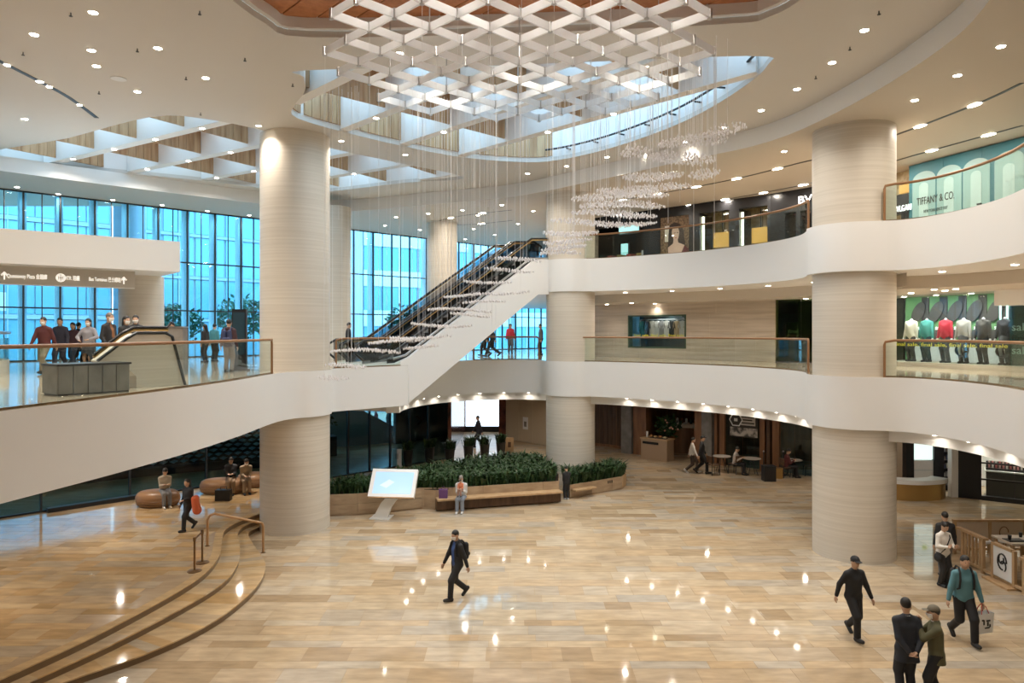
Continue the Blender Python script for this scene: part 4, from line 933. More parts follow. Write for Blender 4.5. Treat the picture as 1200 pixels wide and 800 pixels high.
# glazed part of the cafe with its round emblem sign
for (x0, x1, m) in ((837, 840, 'cafe_wood'), (843, 849, 'cafe_wood'), (890, 896, 'cafe_wood'), (898, 902, 'dark_wood'), (905, 913, 'cafe_wood')):
    wallpart('wall_cafe_post', x0, x1, 0, .35, 0, 3.4, m)
wn = struct(bpy.data.objects.new('window_3', None)); C.objects.link(wn); OFF[wn.name] = (0, 0, 0)
for x0, x1 in ((849.5, 869), (869.5, 889.5), (913.5, 930), (930.5, 950)): MB(F).box(S(x0), S(x1), .12, .14, .05, 3.4).build('pane', 'dark_glass', wn)
e = thing('cafe_sign', 'dark cafe sign with a white hexagon emblem and pale lines of lettering', 'sign', tuple(F @ Vector((S(868), .05, 1.6))))
MB(F).box(S(855), S(888), .02, .06, 1.45, 2.95).build('board', mat('sign_black', (.03, .025, .02), .5), e)
hx = MB(F @ Matrix.Translation((S(862.5), .0, 2.25)) @ Matrix.Rotation(PI / 2, 4, 'X')); hx.lathe([(.34, 0), (.34, .01)], 6); ep = hx.build('emblem_plate', 'white_plastic', e)
hx = MB(F @ Matrix.Translation((S(862.5), -.012, 2.25)) @ Matrix.Rotation(PI / 2, 4, 'X')); hx.lathe([(.28, 0), (.28, .008)], 6); hx.build('emblem_core', 'sign_black', ep)
MB(F).box(S(860.5), S(864.5), -.03, -.02, 2.18, 2.32).build('emblem_mark', 'white_plastic', ep)
tp_ = MB(F).box(S(868), S(885), .0, .02, 2.02, 2.48).build('text_plate', plain((.55, .50, .45)), e)
for k in range(3): MB(F).box(S(868.8), S(884) - .1 * (k % 2), -.01, .0, 2.38 - k * .14, 2.44 - k * .14).build('lettering_line', 'sign_black', tp_)
MB(F).box(S(855.5), S(887.5), .0, .02, 1.5, 1.9).build('picture_print', mat('print_dark', (.18, .14, .10), .5, noise=((4, 4, 4), (.05, .05, .05), (.5, .45, .4), .4, .6, 0)), e)
# tables and chairs in front of it
def cafe_table(q, label):
    e = thing('cafe_table', label, 'table', tuple(q), 'round cafe tables'); x, y = q.x, q.y
    MB().lathe([(.38, .71), (.40, .72), (.40, .74)], 24, c=(x, y, 0)).build('tabletop', plain((.45, .40, .34), .4), e)
    for k in range(4):
        a = PI / 4 + k * PI / 2; MB().tube([(x + .04 * math.cos(a), y + .04 * math.sin(a), .71), (x + .30 * math.cos(a), y + .30 * math.sin(a), 0)], .014, 6).build('leg', 'dark_metal', e)
    return e
def chair(q, rz, label, m='dark_wood', group='cafe chairs'):
    e = thing('cafe_chair', label, 'chair', tuple(q), group); e.rotation_euler.z = rz
    MB().box(-.21, .21, -.2, .22, .43, .47).build('seat', m, e, world=False); MB().box(-.2, .2, -.24, -.2, .55, .84).build('backrest', m, e, world=False)
    for sx in (-.18, .18):
        MB().tube([(sx, .18, .43), (sx * 1.1, .21, 0)], .015, 6).build('leg', 'dark_metal', e, world=False); MB().tube([(sx, -.22, .84), (sx, -.2, .43), (sx * 1.1, -.23, 0)], .015, 6).build('leg', 'dark_metal', e, world=False)
    return e
cafe_table(gp(846, 553), 'round cafe table beside the grey pillar, in front of the emblem sign'); cafe_table(gp(881, 556), 'round cafe table next to the person sitting under the emblem sign'); cafe_table(gp(929, 558), 'round cafe table with the seated person near the brass posts')
chair(gp(861, 555), .6, 'dark cafe chair under the seated person below the emblem sign'); chair(gp(836, 556), -1.2, 'empty dark cafe chair beside the grey pillar'); chair(gp(921, 559), -1.4, 'dark cafe chair under the person near the brass posts'); chair(gp(948, 557), 1.4, 'empty dark cafe chair next to the thick column')
for i, (x, y) in enumerate([(895, 556), (918, 556)]):
    q = gp(x, y); e = thing('barrier_post', ['slim black barrier post beside the brass box', 'slim black barrier post behind the dark bin'][i], 'post', tuple(q))
    MB().lathe([(.15, 0), (.15, .02), (.03, .04), (.025, .95), (.04, .97), (.03, 1.02)], 14, c=tuple(q)).build('post', 'dark_metal', e, smooth=40); MB().ball((q.x, q.y, 1.04), .045).build('knob', 'steel', e)
q = gp(901, 563); e = thing('black_bin', 'low black bin by the cafe glass', 'bin', tuple(q)); MB().box(q.x - .26, q.x + .24, q.y - .2, q.y + .2, 0, .62).build('body', 'black', e); MB().box(q.x - .28, q.x + .26, q.y - .22, q.y + .22, .62, .65).build('rim', 'dark_metal', e)
q = gp(911, 560); e = thing('brass_box', 'small shiny brass box by the cafe glass', 'box', tuple(q)); MB().box(q.x - .16, q.x + .18, q.y - .14, q.y + .14, 0, .42).build('body', 'brass', e); MB().box(q.x - .18, q.x + .2, q.y - .16, q.y + .16, .42, .45).build('lid', 'brass', e)

# ---------------------------------------------------------------- cosmetics shops on the right of the ground floor
e = thing('curved_counter', 'curved counter with white top and glowing gold base at the beauty shop', 'counter', (15.2, 26.9, 0))
cv = cr([(13.5, 27.9), (14.2, 27.0), (15.2, 26.6), (16.2, 26.75), (16.7, 27.1)], 6)
MB().ribbon(offset(cv, .1), 0, .62, .4).build('base', 'brass', e, smooth=40); MB().ribbon(cv, .62, .78, .6).build('top', 'white_plastic', e, smooth=40)
struct(MB().box(13.2, 23.5, 30.2, 30.5, 0, 3.4).build('wall_beauty_rear', mat('shop_brown', (.20, .14, .09), .5)))
e = thing('shop_screen', 'black frame holding a bright pale green screen over pale drawers at the beauty shop', 'screen', (15.9, 28.2, 0))
mat('green_screen', (.3, .35, .3), .3, emit=(.80, 1.0, .92), es=1.3)
MB().box(15.65, 15.95, 28.1, 28.4, 0, 3.4).build('frame_post', 'black', e); MB().box(16.75, 17.15, 28.1, 28.4, 0, 3.4).build('frame_post', 'black', e)
MB().box(15.95, 16.75, 28.2, 28.3, 1.30, 3.3).build('screen_face', 'green_screen', e); db_ = MB().box(15.95, 16.75, 28.15, 28.4, .0, 1.28).build('drawer_body', plain((.62, .66, .68), .4), e)
for k in range(3): MB().box(15.98, 16.72, 28.13, 28.15, .1 + k * .4, .46 + k * .4).build('drawer', 'white_plastic', db_)
MB().ball((16.42, 28.19, 2.2), (.12, .008, .1)).build('leaf_print', mat('leaf_print', (.3, .5, .1), .4, emit=(.6, .9, .3), es=1.0), e)
e = thing('shelf_unit', 'dark shelf unit with small packets beside the bright screen', 'shelf', (17.1, 28.6, 0))
MB().box(17.17, 18.0, 28.5, 28.9, 0, 2.9).build('back', 'black', e)
for k in range(8): MB().box(17.17, 18.0, 28.2, 28.5, .25 + k * .33, .28 + k * .33).build('shelf', 'dark_metal', e)
for k in range(8):
    for j in range(5):
        o = MB().box(17.2 + j * .155, 17.31 + j * .155, 28.28, 28.4, .28 + k * .33, .42 + k * .33 + .05 * ((j * 7 + k * 3) % 3)).build('packet', plain([(.5, .5, .5), (.25, .2, .18), (.1, .12, .2), (.6, .6, .55)][(j + k * 3) % 4]), None)
        tag(o, 'small packet on the dark shelf unit beside the bright screen', 'packet', 'packets on the dark shelf unit')
struct(MB().box(16.95, 17.2, 27.3, 27.55, 0, 3.4).build('wall_white_post', 'white_paint'))
BF0, BF1 = (17.2, 27.3), (20.4, 25.2); F = fr(BF0, BF1); bl = ln(BF0, BF1)
struct(MB(F).box(0, .75, 0, .3, 0, 3.4).build('wall_black_pier', 'black')); struct(MB(F).box(.75, bl, -.03, .2, 0, .16).build('trim_black_plinth', 'black'))
wn = struct(bpy.data.objects.new('window_4', None)); C.objects.link(wn); OFF[wn.name] = (0, 0, 0)
for k in range(4): MB(F).box(.75, bl, .04, .1, .75 + k * .62, .81 + k * .62).build('glazing_bar', 'black', wn)
for k in range(3): MB(F).box(.77 + k * (bl - .75) / 3, .73 + (k + 1) * (bl - .75) / 3, .1, .112, .16, 3.4).build('pane', 'shop_glass', wn)
struct(MB(F).box(.3, bl + 2, 3.0, 3.2, 0, 3.4).build('wall_cosmetics_rear', 'white_paint'))
e = thing('display_island', 'dark display island with pink and white products behind the black glazing bars', 'display', tuple(F @ Vector((1.6, 1.0, 0))))
MB(F).box(.9, 2.2, .9, 1.6, 0, .95).build('body', mat('island_grey', (.06, .055, .055), .4), e); MB(F).box(.85, 2.25, .85, 1.65, .95, 1.0).build('top', 'white_plastic', e)
for k in range(3): MB(F).box(.9, 2.2, 1.0 + k * .2, 1.18 + k * .2, 1.0, 1.08 + k * .1).build('riser_step', 'black', e)
for k in range(22): MB(F).lathe([(.035, 0), (.035, .12), (.02, .15)], 8, c=(1.0 + (k % 11) * .115, 1.08 + (k // 11) * .2, 1.08 + (k // 11) * .1)).build('product', plain([(.7, .3, .3), (.8, .75, .7), (.5, .15, .15), (.75, .55, .5)][k % 4]), e)
e = thing('display_island', 'low grey display table deeper inside the cosmetics shop', 'display', tuple(F @ Vector((2.9, 1.6, 0))))
MB(F).box(2.5, 3.4, 1.5, 2.2, .0, .95).build('body', 'island_grey', e); MB(F).box(2.45, 3.45, 1.45, 2.25, .95, 1.0).build('top', 'white_plastic', e)
struct(MB().box(19.2, 20.6, 23.7, 24.7, 0, 3.4).build('wall_stone_pier', 'limestone'))
for q in [(16, 28.8), (18.6, 27.9), (19.8, 27.2), (20.6, 26.9), (19.2, 28.6)]: downlight((*q, 3.40), 'small downlight in the low ground-floor ceiling', 'downlights in the ground-floor ceiling', watts=.6)

# ---------------------------------------------------------------- wooden seating pen of the drinks bar
e = thing('seating_pen', 'light wooden railing pen with a white logo panel beside the thick column', 'fence', (12.45, 18.5, 0))
def post(x, y, h=.95, w=.08): MB().box(x - w / 2, x + w / 2, y - w / 2, y + w / 2, 0, h).build('post', 'light_wood', e)
for x, y in ((12.45, 19.55), (12.45, 18.72), (12.45, 18.32), (12.45, 17.55), (12.45, 17.2), (12.45, 16.2), (12.75, 20.4), (13.75, 20.4), (14.75, 20.4), (15.6, 20.4)): post(x, y)
MB().box(12.38, 12.52, 18.6, 19.75, .90, .96).build('rail', 'light_wood', e); MB().box(12.38, 12.52, 15.9, 17.3, .84, .90).build('rail', 'light_wood', e)
MB().box(12.7, 15.7, 20.35, 20.45, .92, .98).build('rail', 'light_wood', e); MB().box(12.42, 12.48, 16, 19.6, .08, .14).build('lower_rail', 'light_wood', e); MB().box(12.7, 15.7, 20.37, 20.43, .1, .16).build('lower_rail', 'light_wood', e)
for k in range(5): MB().box(12.43, 12.47, 18.82 + k * .15, 18.86 + k * .15, .14, .9).build('baluster', 'light_wood', e)
for k in range(3): MB().box(12.80 + k * 1.0, 13.70 + k * 1.0, 20.38, 20.41, .2, .9).build('infill_panel', plain((.62, .52, .40)), e)
MB().box(12.40, 12.50, 17.6, 18.28, .90, .97).build('panel_head', 'light_wood', e)
lp = MB().box(12.42, 12.46, 17.6, 18.28, .12, .90).build('logo_panel', 'white_plastic', e)
for a0, a1, r, cx, cz in ((0, 300, .16, 17.94, .56), (150, 400, .09, 17.97, .62), (-60, 160, .10, 17.9, .46)):
    MB().tube([(12.414, cx - r * math.cos(math.radians(t)), cz + r * 1.25 * math.sin(math.radians(t))) for t in range(a0, a1, 20)], .02, 5).build('logo_mark', 'black', lp)
MB().box(12.2, 12.7, 17.45, 18.4, 0, .05).build('foot_board', 'light_wood', e)
for k, (x, y, s_) in enumerate([(13.25, 20.36, 1)]):
    MB().tube([(x + .9 + .13 * math.cos(t * .5), 20.37, .62 + .16 * math.sin(t * .5)) for t in range(12)], .015, 5).build('logo_mark', 'bronze', e)
t = thing('pen_table', 'small wooden table with pale top inside the seating pen', 'table', (13.25, 18.6, 0))
MB().box(12.85, 13.7, 18.2, 19.0, .90, .94).build('tabletop', plain((.68, .60, .50), .4), t)
for x in (12.93, 13.62):
    for y in (18.28, 18.92): MB().box(x - .03, x + .03, y - .03, y + .03, 0, .9).build('leg', 'light_wood', t)
t = thing('serving_tray', 'black tray with cups on the pen table', 'tray', (13.1, 18.5, .94))
MB().box(12.9, 13.35, 18.35, 18.65, .94, .955).build('base', 'black', t); MB().box(12.9, 13.35, 18.35, 18.36, .955, .975).build('rim', 'black', t)
for k, (x, y) in enumerate([(13.0, 18.5), (13.5, 18.8)]):
    t = thing('dark_cup', ['dark cup on the black tray', 'dark cup standing at the far corner of the pen table'][k], 'cup', (x, y, .956 if k == 0 else .94)); z = .956 if k == 0 else .94
    MB().lathe([(.035, 0), (.045, .11), (.04, .11)], 12, c=(x, y, z)).build('cup_body', 'black', t); MB().lathe([(.046, .11), (.046, .12)], 12, c=(x, y, z)).build('lid', 'dark_metal', t)
for k, (x, y) in enumerate([(12.95, 19.5), (13.6, 19.55), (13.0, 17.5)]):
    t = thing('stool', ['wooden stool with white seat behind the pen railing balusters', 'wooden stool with white seat beside the pen table', 'wooden stool with white seat behind the logo panel'][k], 'stool', (x, y, 0), 'stools in the seating pen')
    MB().lathe([(.2, .60), (.21, .62), (.21, .66)], 18, c=(x, y, 0)).build('seat', 'white_plastic', t)
    for j in range(4): a = PI / 4 + j * PI / 2; MB().tube([(x + .13 * math.cos(a), y + .13 * math.sin(a), .6), (x + .2 * math.cos(a), y + .2 * math.sin(a), 0)], .018, 6).build('leg', 'light_wood', t)
# ---------------------------------------------------------------- upper gallery shop fronts (level two)
mat('gold_lit', (.5, .28, .08), .4, emit=(1.0, .50, .11), es=.75)
mat('strip_lit', (1, 1, 1), .4, emit=(1.0, .92, .72), es=4.0)
mat('teal_lit', (.3, .6, .6), .4, emit=(.45, .85, .85), es=1.2)
mat('white_lit', (1, 1, 1), .4, emit=(1, 1, 1), es=1.6)
mat('shop_black', (.016, .016, .018), .25)
mat('gold_panel', (.50, .38, .20), .4, noise=((6, 6, 6), (.42, .31, .15), (.58, .46, .26), .4, .6, 0))
struct(MB(fr((2.5, 52), (2.5, 38))).box(0, 14, -.2, 0, Z2, ZC).build('wall_gallery_end', 'white_paint'))
struct(MB(fr((3.4, 52), (3.4, 35.8))).box(0, 16.2, -.2, 0, Z1, 7.7).build('wall_middle_end', 'limestone_wall'))
# dark boutique with teal sign
F = fr(RING2[0], RING2[1]); l = ln(RING2[0], RING2[1]); S = lambda px: s_at(px, F, l)
struct(MB(F).box(0, l, 2.2, 2.4, Z2, ZC).build('wall_boutique_rear', 'shop_black'))
struct(MB(F).box(0, l, 0, .3, 11.6, ZC).build('wall_boutique_head', 'shop_black'))
struct(MB(F).box(S(754), l, 0, 2.3, Z2, ZC).build('wall_boutique_pier', 'shop_black'))
struct(MB(F).box(0, S(697), 0, .3, Z2, ZC).build('wall_boutique_stone', 'limestone_wall'))
e = thing('shop_sign', 'glowing teal sign panel high in the dark boutique', 'sign', tuple(F @ Vector((S(738), -.05, 11.2))))
MB(F).box(S(727), S(749), -.12, .0, 11.22, 11.58).build('panel', 'teal_lit', e); MB(F).box(S(726), S(750), -.02, .06, 11.18, 11.62).build('frame', 'black', e)
e = thing('light_box', 'small upright pale blue light box in the dark boutique', 'screen', tuple(F @ Vector((S(714), .8, 10.1))))
MB(F).box(S(711), S(718), 1.2, 1.3, 10.05, 10.9).build('screen_face', 'teal_lit', e); MB(F).box(S(710.5), S(718.5), 1.3, 1.4, Z2, 10.95).build('housing', 'black', e)
e = thing('display_case', 'long low glass case of colourful scarves in the dark boutique', 'display', tuple(F @ Vector((S(720), .5, Z2))))
MB(F).box(S(699), S(746), .3, 1.0, Z2, Z2 + .5).build('plinth', 'shop_black', e); MB(F).box(S(699), S(746), .28, 1.02, Z2 + .5, Z2 + .95).build('glass_top', 'shop_glass', e)
for k in range(12):
    a = S(700) + k * (S(745) - S(700)) / 12
    MB(F).box(a, a + .26, .32, .95, Z2 + .5, Z2 + .6 + .12 * (k % 3)).build('folded_scarf', plain([(.45, .40, .30), (.15, .22, .15), (.55, .12, .10), (.6, .55, .45), (.1, .15, .25), (.5, .35, .12)][k % 6]), e)
e = thing('white_box', 'white gift box on a plinth in the dark boutique', 'box', tuple(F @ Vector((S(750), .5, 10.0))))
MB(F).box(S(747.5), S(753), .3, .6, Z2 + .55, Z2 + .95).build('box_body', 'white_plastic', e); MB(F).box(S(747), S(753.5), .28, .62, Z2, Z2 + .55).build('stand', 'black', e)
# black jewellery front with portrait poster and gold windows
F = fr(RING2[1], RING2[2]); l = ln(RING2[1], RING2[2]); S = lambda px: s_at(px, F, l)
struct(MB(F).box(0, l, 1.2, 1.4, Z2, ZC).build('wall_jeweller_rear', 'gold_panel')); struct(MB(F).box(0, l, -.05, .3, 11.75, ZC).build('wall_jeweller_head', 'shop_black'))
for x0, x1 in ((762, 774), (808, 821), (855, 867), (900, 905)): struct(MB(F).box(max(0, S(x0)), S(x1), -.06, 1.2, Z2, 11.75).build('wall_jeweller_pier', 'shop_black'))
p = thing('portrait_poster', 'tall poster of a long-haired woman in a dark red dress between black piers', 'poster', tuple(F @ Vector((S(791), 0, Z2))))
MB(F).box(S(774), S(808), .02, .1, Z2, 11.75).build('frame', mat('poster_brown', (.22, .15, .09), .6, noise=((12, 12, 12), (.12, .08, .05), (.32, .22, .13), .4, .6, 0)), p)
x0 = S(779); w = S(807) - S(779)
MB(F).box(x0, x0 + w * .35, .0, .02, 10.6, 11.35).build('paper', plain((.85, .80, .72)), p)
def shape(pts, d, nm, m): 
    b = MB(F); n = len(pts); b.add([(x0 + w * x, d, Z2 + z) for x, z in pts] + [(x0 + w * x, d + .006, Z2 + z) for x, z in pts], [tuple(range(n))] + [tuple(range(n, 2 * n))[::-1]] + [(i, (i + 1) % n, (i + 1) % n + n, i + n) for i in range(n)]); return b.build(nm, m, p)
shape([(.20, 1.95), (.42, 2.08), (.62, 2.0), (.78, 1.7), (.84, 1.2), (.92, .6), (.7, .5), (.3, .5), (.08, .45), (.14, .9), (.16, 1.5)], -.004, 'hair_print', plain((.045, .03, .025)))
shape([(.34, 1.85), (.56, 1.86), (.62, 1.6), (.58, 1.32), (.46, 1.18), (.36, 1.34), (.3, 1.6)], -.012, 'face_print', plain((.78, .58, .48)))
shape([(.38, 1.32), (.55, 1.3), (.57, 1.12), (.84, .98), (.66, .55), (.46, .12), (.16, .12), (.14, .92), (.36, 1.1)], -.010, 'neck_print', plain((.76, .57, .48)))
shape([(.46, .1), (.66, .5), (.84, .96), (1.0, .8), (1.0, .1)], -.014, 'dress_print', plain((.13, .02, .03)))
shape([(.40, 1.58), (.46, 1.6), (.46, 1.57), (.40, 1.56)], -.02, 'eye_print', plain((.05, .03, .03))); shape([(.52, 1.6), (.58, 1.59), (.58, 1.56), (.52, 1.57)], -.02, 'eye_print', plain((.05, .03, .03))); shape([(.42, 1.36), (.53, 1.36), (.475, 1.32)], -.02, 'lip_print', plain((.45, .06, .08)))
for i, (x0_, x1_, gx, gz) in enumerate(((821, 855, 841, 10.55), (867, 900, 886, 10.6))):
    wn = struct(bpy.data.objects.new('window_%d' % (5 + i), None)); C.objects.link(wn); OFF[wn.name] = (0, 0, 0)
    MB(F).box(S(x0_), S(x1_), .0, .014, Z2 + .1, 11.75).build('pane', 'shop_glass', wn)
    e = thing('light_strip', ['white upright light strip at the edge of the gold window beside the poster', 'white upright light strip at the edge of the gold window beside the corner'][i], 'lamp', tuple(F @ Vector((S(x0_ + 2), .2, Z2)))); MB(F).box(S(x0_ + .8), S(x0_ + 3), .08, .14, Z2 + .1, 11.6).build('diffuser', 'strip_lit', e); MB(F).box(S(x0_ + .4), S(x0_ + 3.4), .14, .18, Z2 + .1, 11.6).build('backing', 'black', e)
    e = thing('gold_display', ['glowing gold display box hanging in the window beside the poster', 'glowing gold display box hanging in the window beside the corner'][i], 'display', tuple(F @ Vector((S(gx), .5, Z2))))
    MB(F).box(S(gx - 9), S(gx + 9), .35, .6, gz - .35, gz + .3).build('box', 'gold_lit', e); MB(F).box(S(gx - 6), S(gx + 6), .4, .6, Z2, Z2 + .55).build('pedestal', 'light_wood', e)
    MB(F).box(S(gx - .5), S(gx + .5), .5, .52, gz + .3, 11.75).build('hanger', 'dark_metal', e)
    e = thing('hung_panel', ['bronze lattice panel hung behind the gold box beside the poster', 'bronze lattice panel hung behind the gold box beside the corner'][i], 'panel', tuple(F @ Vector((S(gx + 5), .9, 11.0))))
    MB(F).box(S(gx - 2), S(gx + 13), .85, .9, 10.9, 11.75).build('sheet', 'light_wood', e)
    for k in range(3): MB(F).box(S(gx - 2 + k * 5), S(gx - 1 + k * 5), .82, .85, 10.9, 11.75).build('bar', 'bronze', e)
# corner shop with big white letters
F = fr(RING2[2], RING2[3]); l = ln(RING2[2], RING2[3]); S = lambda px: s_at(px, F, l)
struct(MB(F).box(0, l, 1.6, 1.8, Z2, ZC).build('wall_corner_rear', mat('rust_panel', (.30, .11, .045), .4))); struct(MB(F).box(0, l, -.1, .25, 11.3, ZC).build('wall_corner_head', 'shop_black'))
for x0, x1 in ((904, 921), (934, 939), (951, 957)): struct(MB(F).box(max(0, S(x0)), S(x1), -.08, 1.6, Z2, 11.3).build('wall_corner_pier', 'shop_black'))
e = thing('shop_sign', 'big white letters on the black corner shop, cut off by the thick column', 'sign', tuple(F @ Vector((S(945), -.15, 11.6))))
text('BVLGARI', .42, on_face(F, S(937), -.13, 11.60), 'lettering', 'white_lit', e, ext=.02, sx=1.25)
MB(F).box(S(935), S(985), -.118, -.1, 11.5, 12.05).build('backing', 'shop_black', e)
e = thing('display_case', 'low glass case with small lamps in the corner shop', 'display', tuple(F @ Vector((S(930), .5, Z2))))
MB(F).box(S(922), S(933), .3, .8, Z2, Z2 + .7).build('plinth', 'white_plastic', e); MB(F).box(S(922), S(933), .3, .8, Z2 + .7, Z2 + 1.1).build('glass_top', 'shop_glass', e); MB(F).lathe([(.05, 0), (.09, .05), (.07, .16)], 12, c=(S(926), .55, Z2 + .72)).build('lamp', 'strip_lit', e)
F = fr(RING2[3], RING2[4]); l = ln(RING2[3], RING2[4]); S = lambda px: s_at(px, F, l)
struct(MB(F).box(0, l, .6, .8, Z2, ZC).build('wall_small_shop', 'gold_panel')); struct(MB(F).box(0, l, 0, .25, 10.95, 11.25).build('wall_small_shop_head', 'shop_black')); struct(MB(F).box(S(1056), l, 0, .6, Z2, 10.6).build('wall_small_shop_pier', 'shop_black'))
struct(MB(F).box(S(1046), l, -.02, .2, 10.55, 10.95).build('trim_sign_band', 'shop_black'))
e = thing('shop_sign', 'small white letters on a black band beside the pale teal hoarding', 'sign', tuple(F @ Vector((S(1055), -.05, 10.7))))
text('BVLGARI', .30, on_face(F, S(1049), -.04, 10.64), 'lettering', 'white_lit', e, ext=.015, fit=S(1068.5) - S(1049)); MB(F).box(S(1047), S(1066), -.032, -.02, 10.57, 10.93).build('backing', 'shop_black', e)
e = thing('light_box', 'glowing gold strip over the small jewellery front', 'lamp', tuple(F @ Vector((S(1055), .3, 11.5)))); MB(F).box(S(1046), l - .05, .3, .45, 11.35, 11.65).build('diffuser', 'gold_lit', e); MB(F).box(S(1045), l, .45, .58, 11.3, 11.7).build('backing', 'bronze', e)
# pale teal printed hoarding
mat('hoard_dark', (.05, .20, .25), .5); mat('hoard_pale', (.33, .52, .52), .5); mat('hoard_light', (.52, .70, .70), .5)
hd = thing('hoarding', 'pale teal printed hoarding with arches and dark lettering on the upper gallery', 'hoarding', (*RING2[4], Z2))
for q0, q1, arches in ((RING2[4], RING2[5], [(.15, 0), (1.1, 1), (2.05, 1), (3.1, 1)]), (RING2[5], RING2[6], [(.2, 1), (1.5, 1), (2.8, 1), (4.0, 1)])):
    F = fr(q0, q1); l = ln(q0, q1); npan = 3
    for k in range(npan): MB(F).box(k * l / npan + .006, (k + 1) * l / npan - .006, 0, .06, Z2, ZC - .03).build('panel', 'hoard_dark', hd)
    for s_, wd in arches:
        # arch with round head, two tones like a shaft of light
        for d_, sc_, m in ((-.012, 1.0, 'hoard_pale'), (-.02, .5, 'hoard_light')):
            r = .36 * sc_; n = 12; cx = s_ + .45; zt = ZC - .62
            pts = [(cx - r * (1.25 if sc_ == 1 else 1), Z2), (cx + r * (1.25 if sc_ == 1 else 1), Z2)] + [(cx + r * math.cos(PI * i / n) * (1.25 if sc_ == 1 else 1), zt - .36 + .36 * sc_ * 1.0 + r * math.sin(PI * i / n) * .8 - .12 * (1 - sc_)) for i in range(n + 1)]
            plate(F, [(a, z) for a, z in pts], d_, d_ + .008, 0).build('arch_print' if sc_ == 1 else 'shaft_print', m, hd)
F = fr(RING2[4], RING2[5]); l = ln(RING2[4], RING2[5]); S = lambda px: s_at(px, F, l)
text('TIFFANY & CO.', .36, on_face(F, S(1075), -.03, zat(238, 24) + .0), 'lettering', plain((.05, .05, .05)), hd, ext=.003, fit=S(1119) - S(1075))
text('NEW YORK SINCE 1837', .15, on_face(F, S(1083), -.03, zat(238, 24) - .30), 'lettering', plain((.12, .16, .16)), hd, ext=.003, fit=S(1111) - S(1083))
MB(F).box(S(1146), S(1151), -.06, -.02, Z2 + .98, Z2 + 1.03).build('door_handle', 'dark_metal', hd)

# ---------------------------------------------------------------- middle gallery: limestone wall, shop windows, clothes shop
F = fr(RING1[0], RING1[1]); l = ln(RING1[0], RING1[1]); S = lambda px: s_at(px, F, l)
wx0, wx1, wz0, wz1 = S(736), S(804), 5.62, 7.15
lw = struct(bpy.data.objects.new('wall_limestone', None)); C.objects.link(lw); OFF[lw.name] = (0, 0, 0)
for a, b_, c_, d_ in ((0, wx0, Z1, 7.7), (wx1, l, Z1, 7.7), (wx0, wx1, Z1, wz0), (wx0, wx1, wz1, 7.7)): MB(F).box(a, b_, .03, .3, c_, d_).build('backing', 'floor_bed', lw)
zs = [Z1, 5.62, 6.38, 7.15, 7.7]
for r_ in range(4):
    xs_ = [0]; 
    while xs_[-1] < l - .6: xs_.append(min(l, xs_[-1] + random.choice((.9, 1.2, 1.5))))
    xs_[-1] = l
    for i in range(len(xs_) - 1):
        a, b_ = xs_[i], xs_[i + 1]
        segs = [(a, b_)] if not (1 <= r_ <= 2) else [(a, min(b_, wx0)), (max(a, wx1), b_)]
        for u, v in segs:
            if v - u > .03: MB(F).box(u + .003, v - .003, 0, .03, zs[r_] + .003, zs[r_ + 1] - .003).build('stone_panel', 'limestone_wall', lw)
wn = struct(bpy.data.objects.new('window_7', None)); C.objects.link(wn); OFF[wn.name] = (0, 0, 0)
MB(F).box(wx0 + .06, wx1 - .06, .05, .064, wz0 + .06, wz1 - .06).build('pane', 'shop_glass', wn)
fg = mat('frame_green', (.05, .09, .05), .4)
for a, b_, c_, d_ in ((wx0, wx0 + .06, wz0, wz1), (wx1 - .06, wx1, wz0, wz1), (wx0, wx1, wz0, wz0 + .06), (wx0, wx1, wz1 - .06, wz1)): MB(F).box(a, b_, -.02, .3, c_, d_).build('frame_bar', fg, wn)
text('final sale, final sale, final sale', .17, on_face(F, wx0 + .3, .035, 6.16), 'lettering', mat('yellow_print', (.85, .80, .06), .5), wn, ext=.003, fit=(wx1 - wx0) * .86)
struct(MB(F).box(wx0 - .2, wx1 + .2, 1.3, 1.4, Z1, 7.6).build('wall_display_rear', mat('deep_teal', (.02, .05, .055), .5)))
struct(MB(F).box(wx0, wx1, .3, 1.3, 5.4, 5.62).build('floor_display', 'shop_black'))
struct(MB(F).box(wx0, wx1, .3, 1.3, 7.2, 7.3).build('ceiling_display', 'shop_black'))
l_ = bpy.data.lights.new('display_lamp', 'AREA'); l_.energy = 25; l_.size = 1.0; lo = bpy.data.objects.new('display_lamp', l_); C.objects.link(lo); lo.location = F @ Vector(((wx0 + wx1) / 2, .6, 7.15))
e = thing('clothes_rail', 'steel clothes rail across the small shop window in the limestone wall', 'rail', tuple(F @ Vector((wx0 + .2, .75, 5.62))))
MB(F).tube([(wx0 + .2, .75, 6.95), (wx1 - .2, .75, 6.95)], .018, 6).build('bar', 'steel', e)
for a in (wx0 + .2, wx1 - .2): MB(F).tube([(a, .75, 5.62), (a, .75, 6.95)], .018, 6).build('upright', 'steel', e)
GAR = [((.05, .25, .28), 'teal'), ((.03, .03, .035), 'black'), ((.65, .62, .58), 'cream'), ((.6, .58, .55), 'off-white'), ((.30, .28, .27), 'grey'), ((.7, .66, .6), 'ivory'), ((.02, .02, .02), 'jet black'), ((.5, .35, .2), 'tan'), ((.62, .6, .56), 'pale grey'), ((.35, .33, .2), 'olive')]
nG = len(GAR)
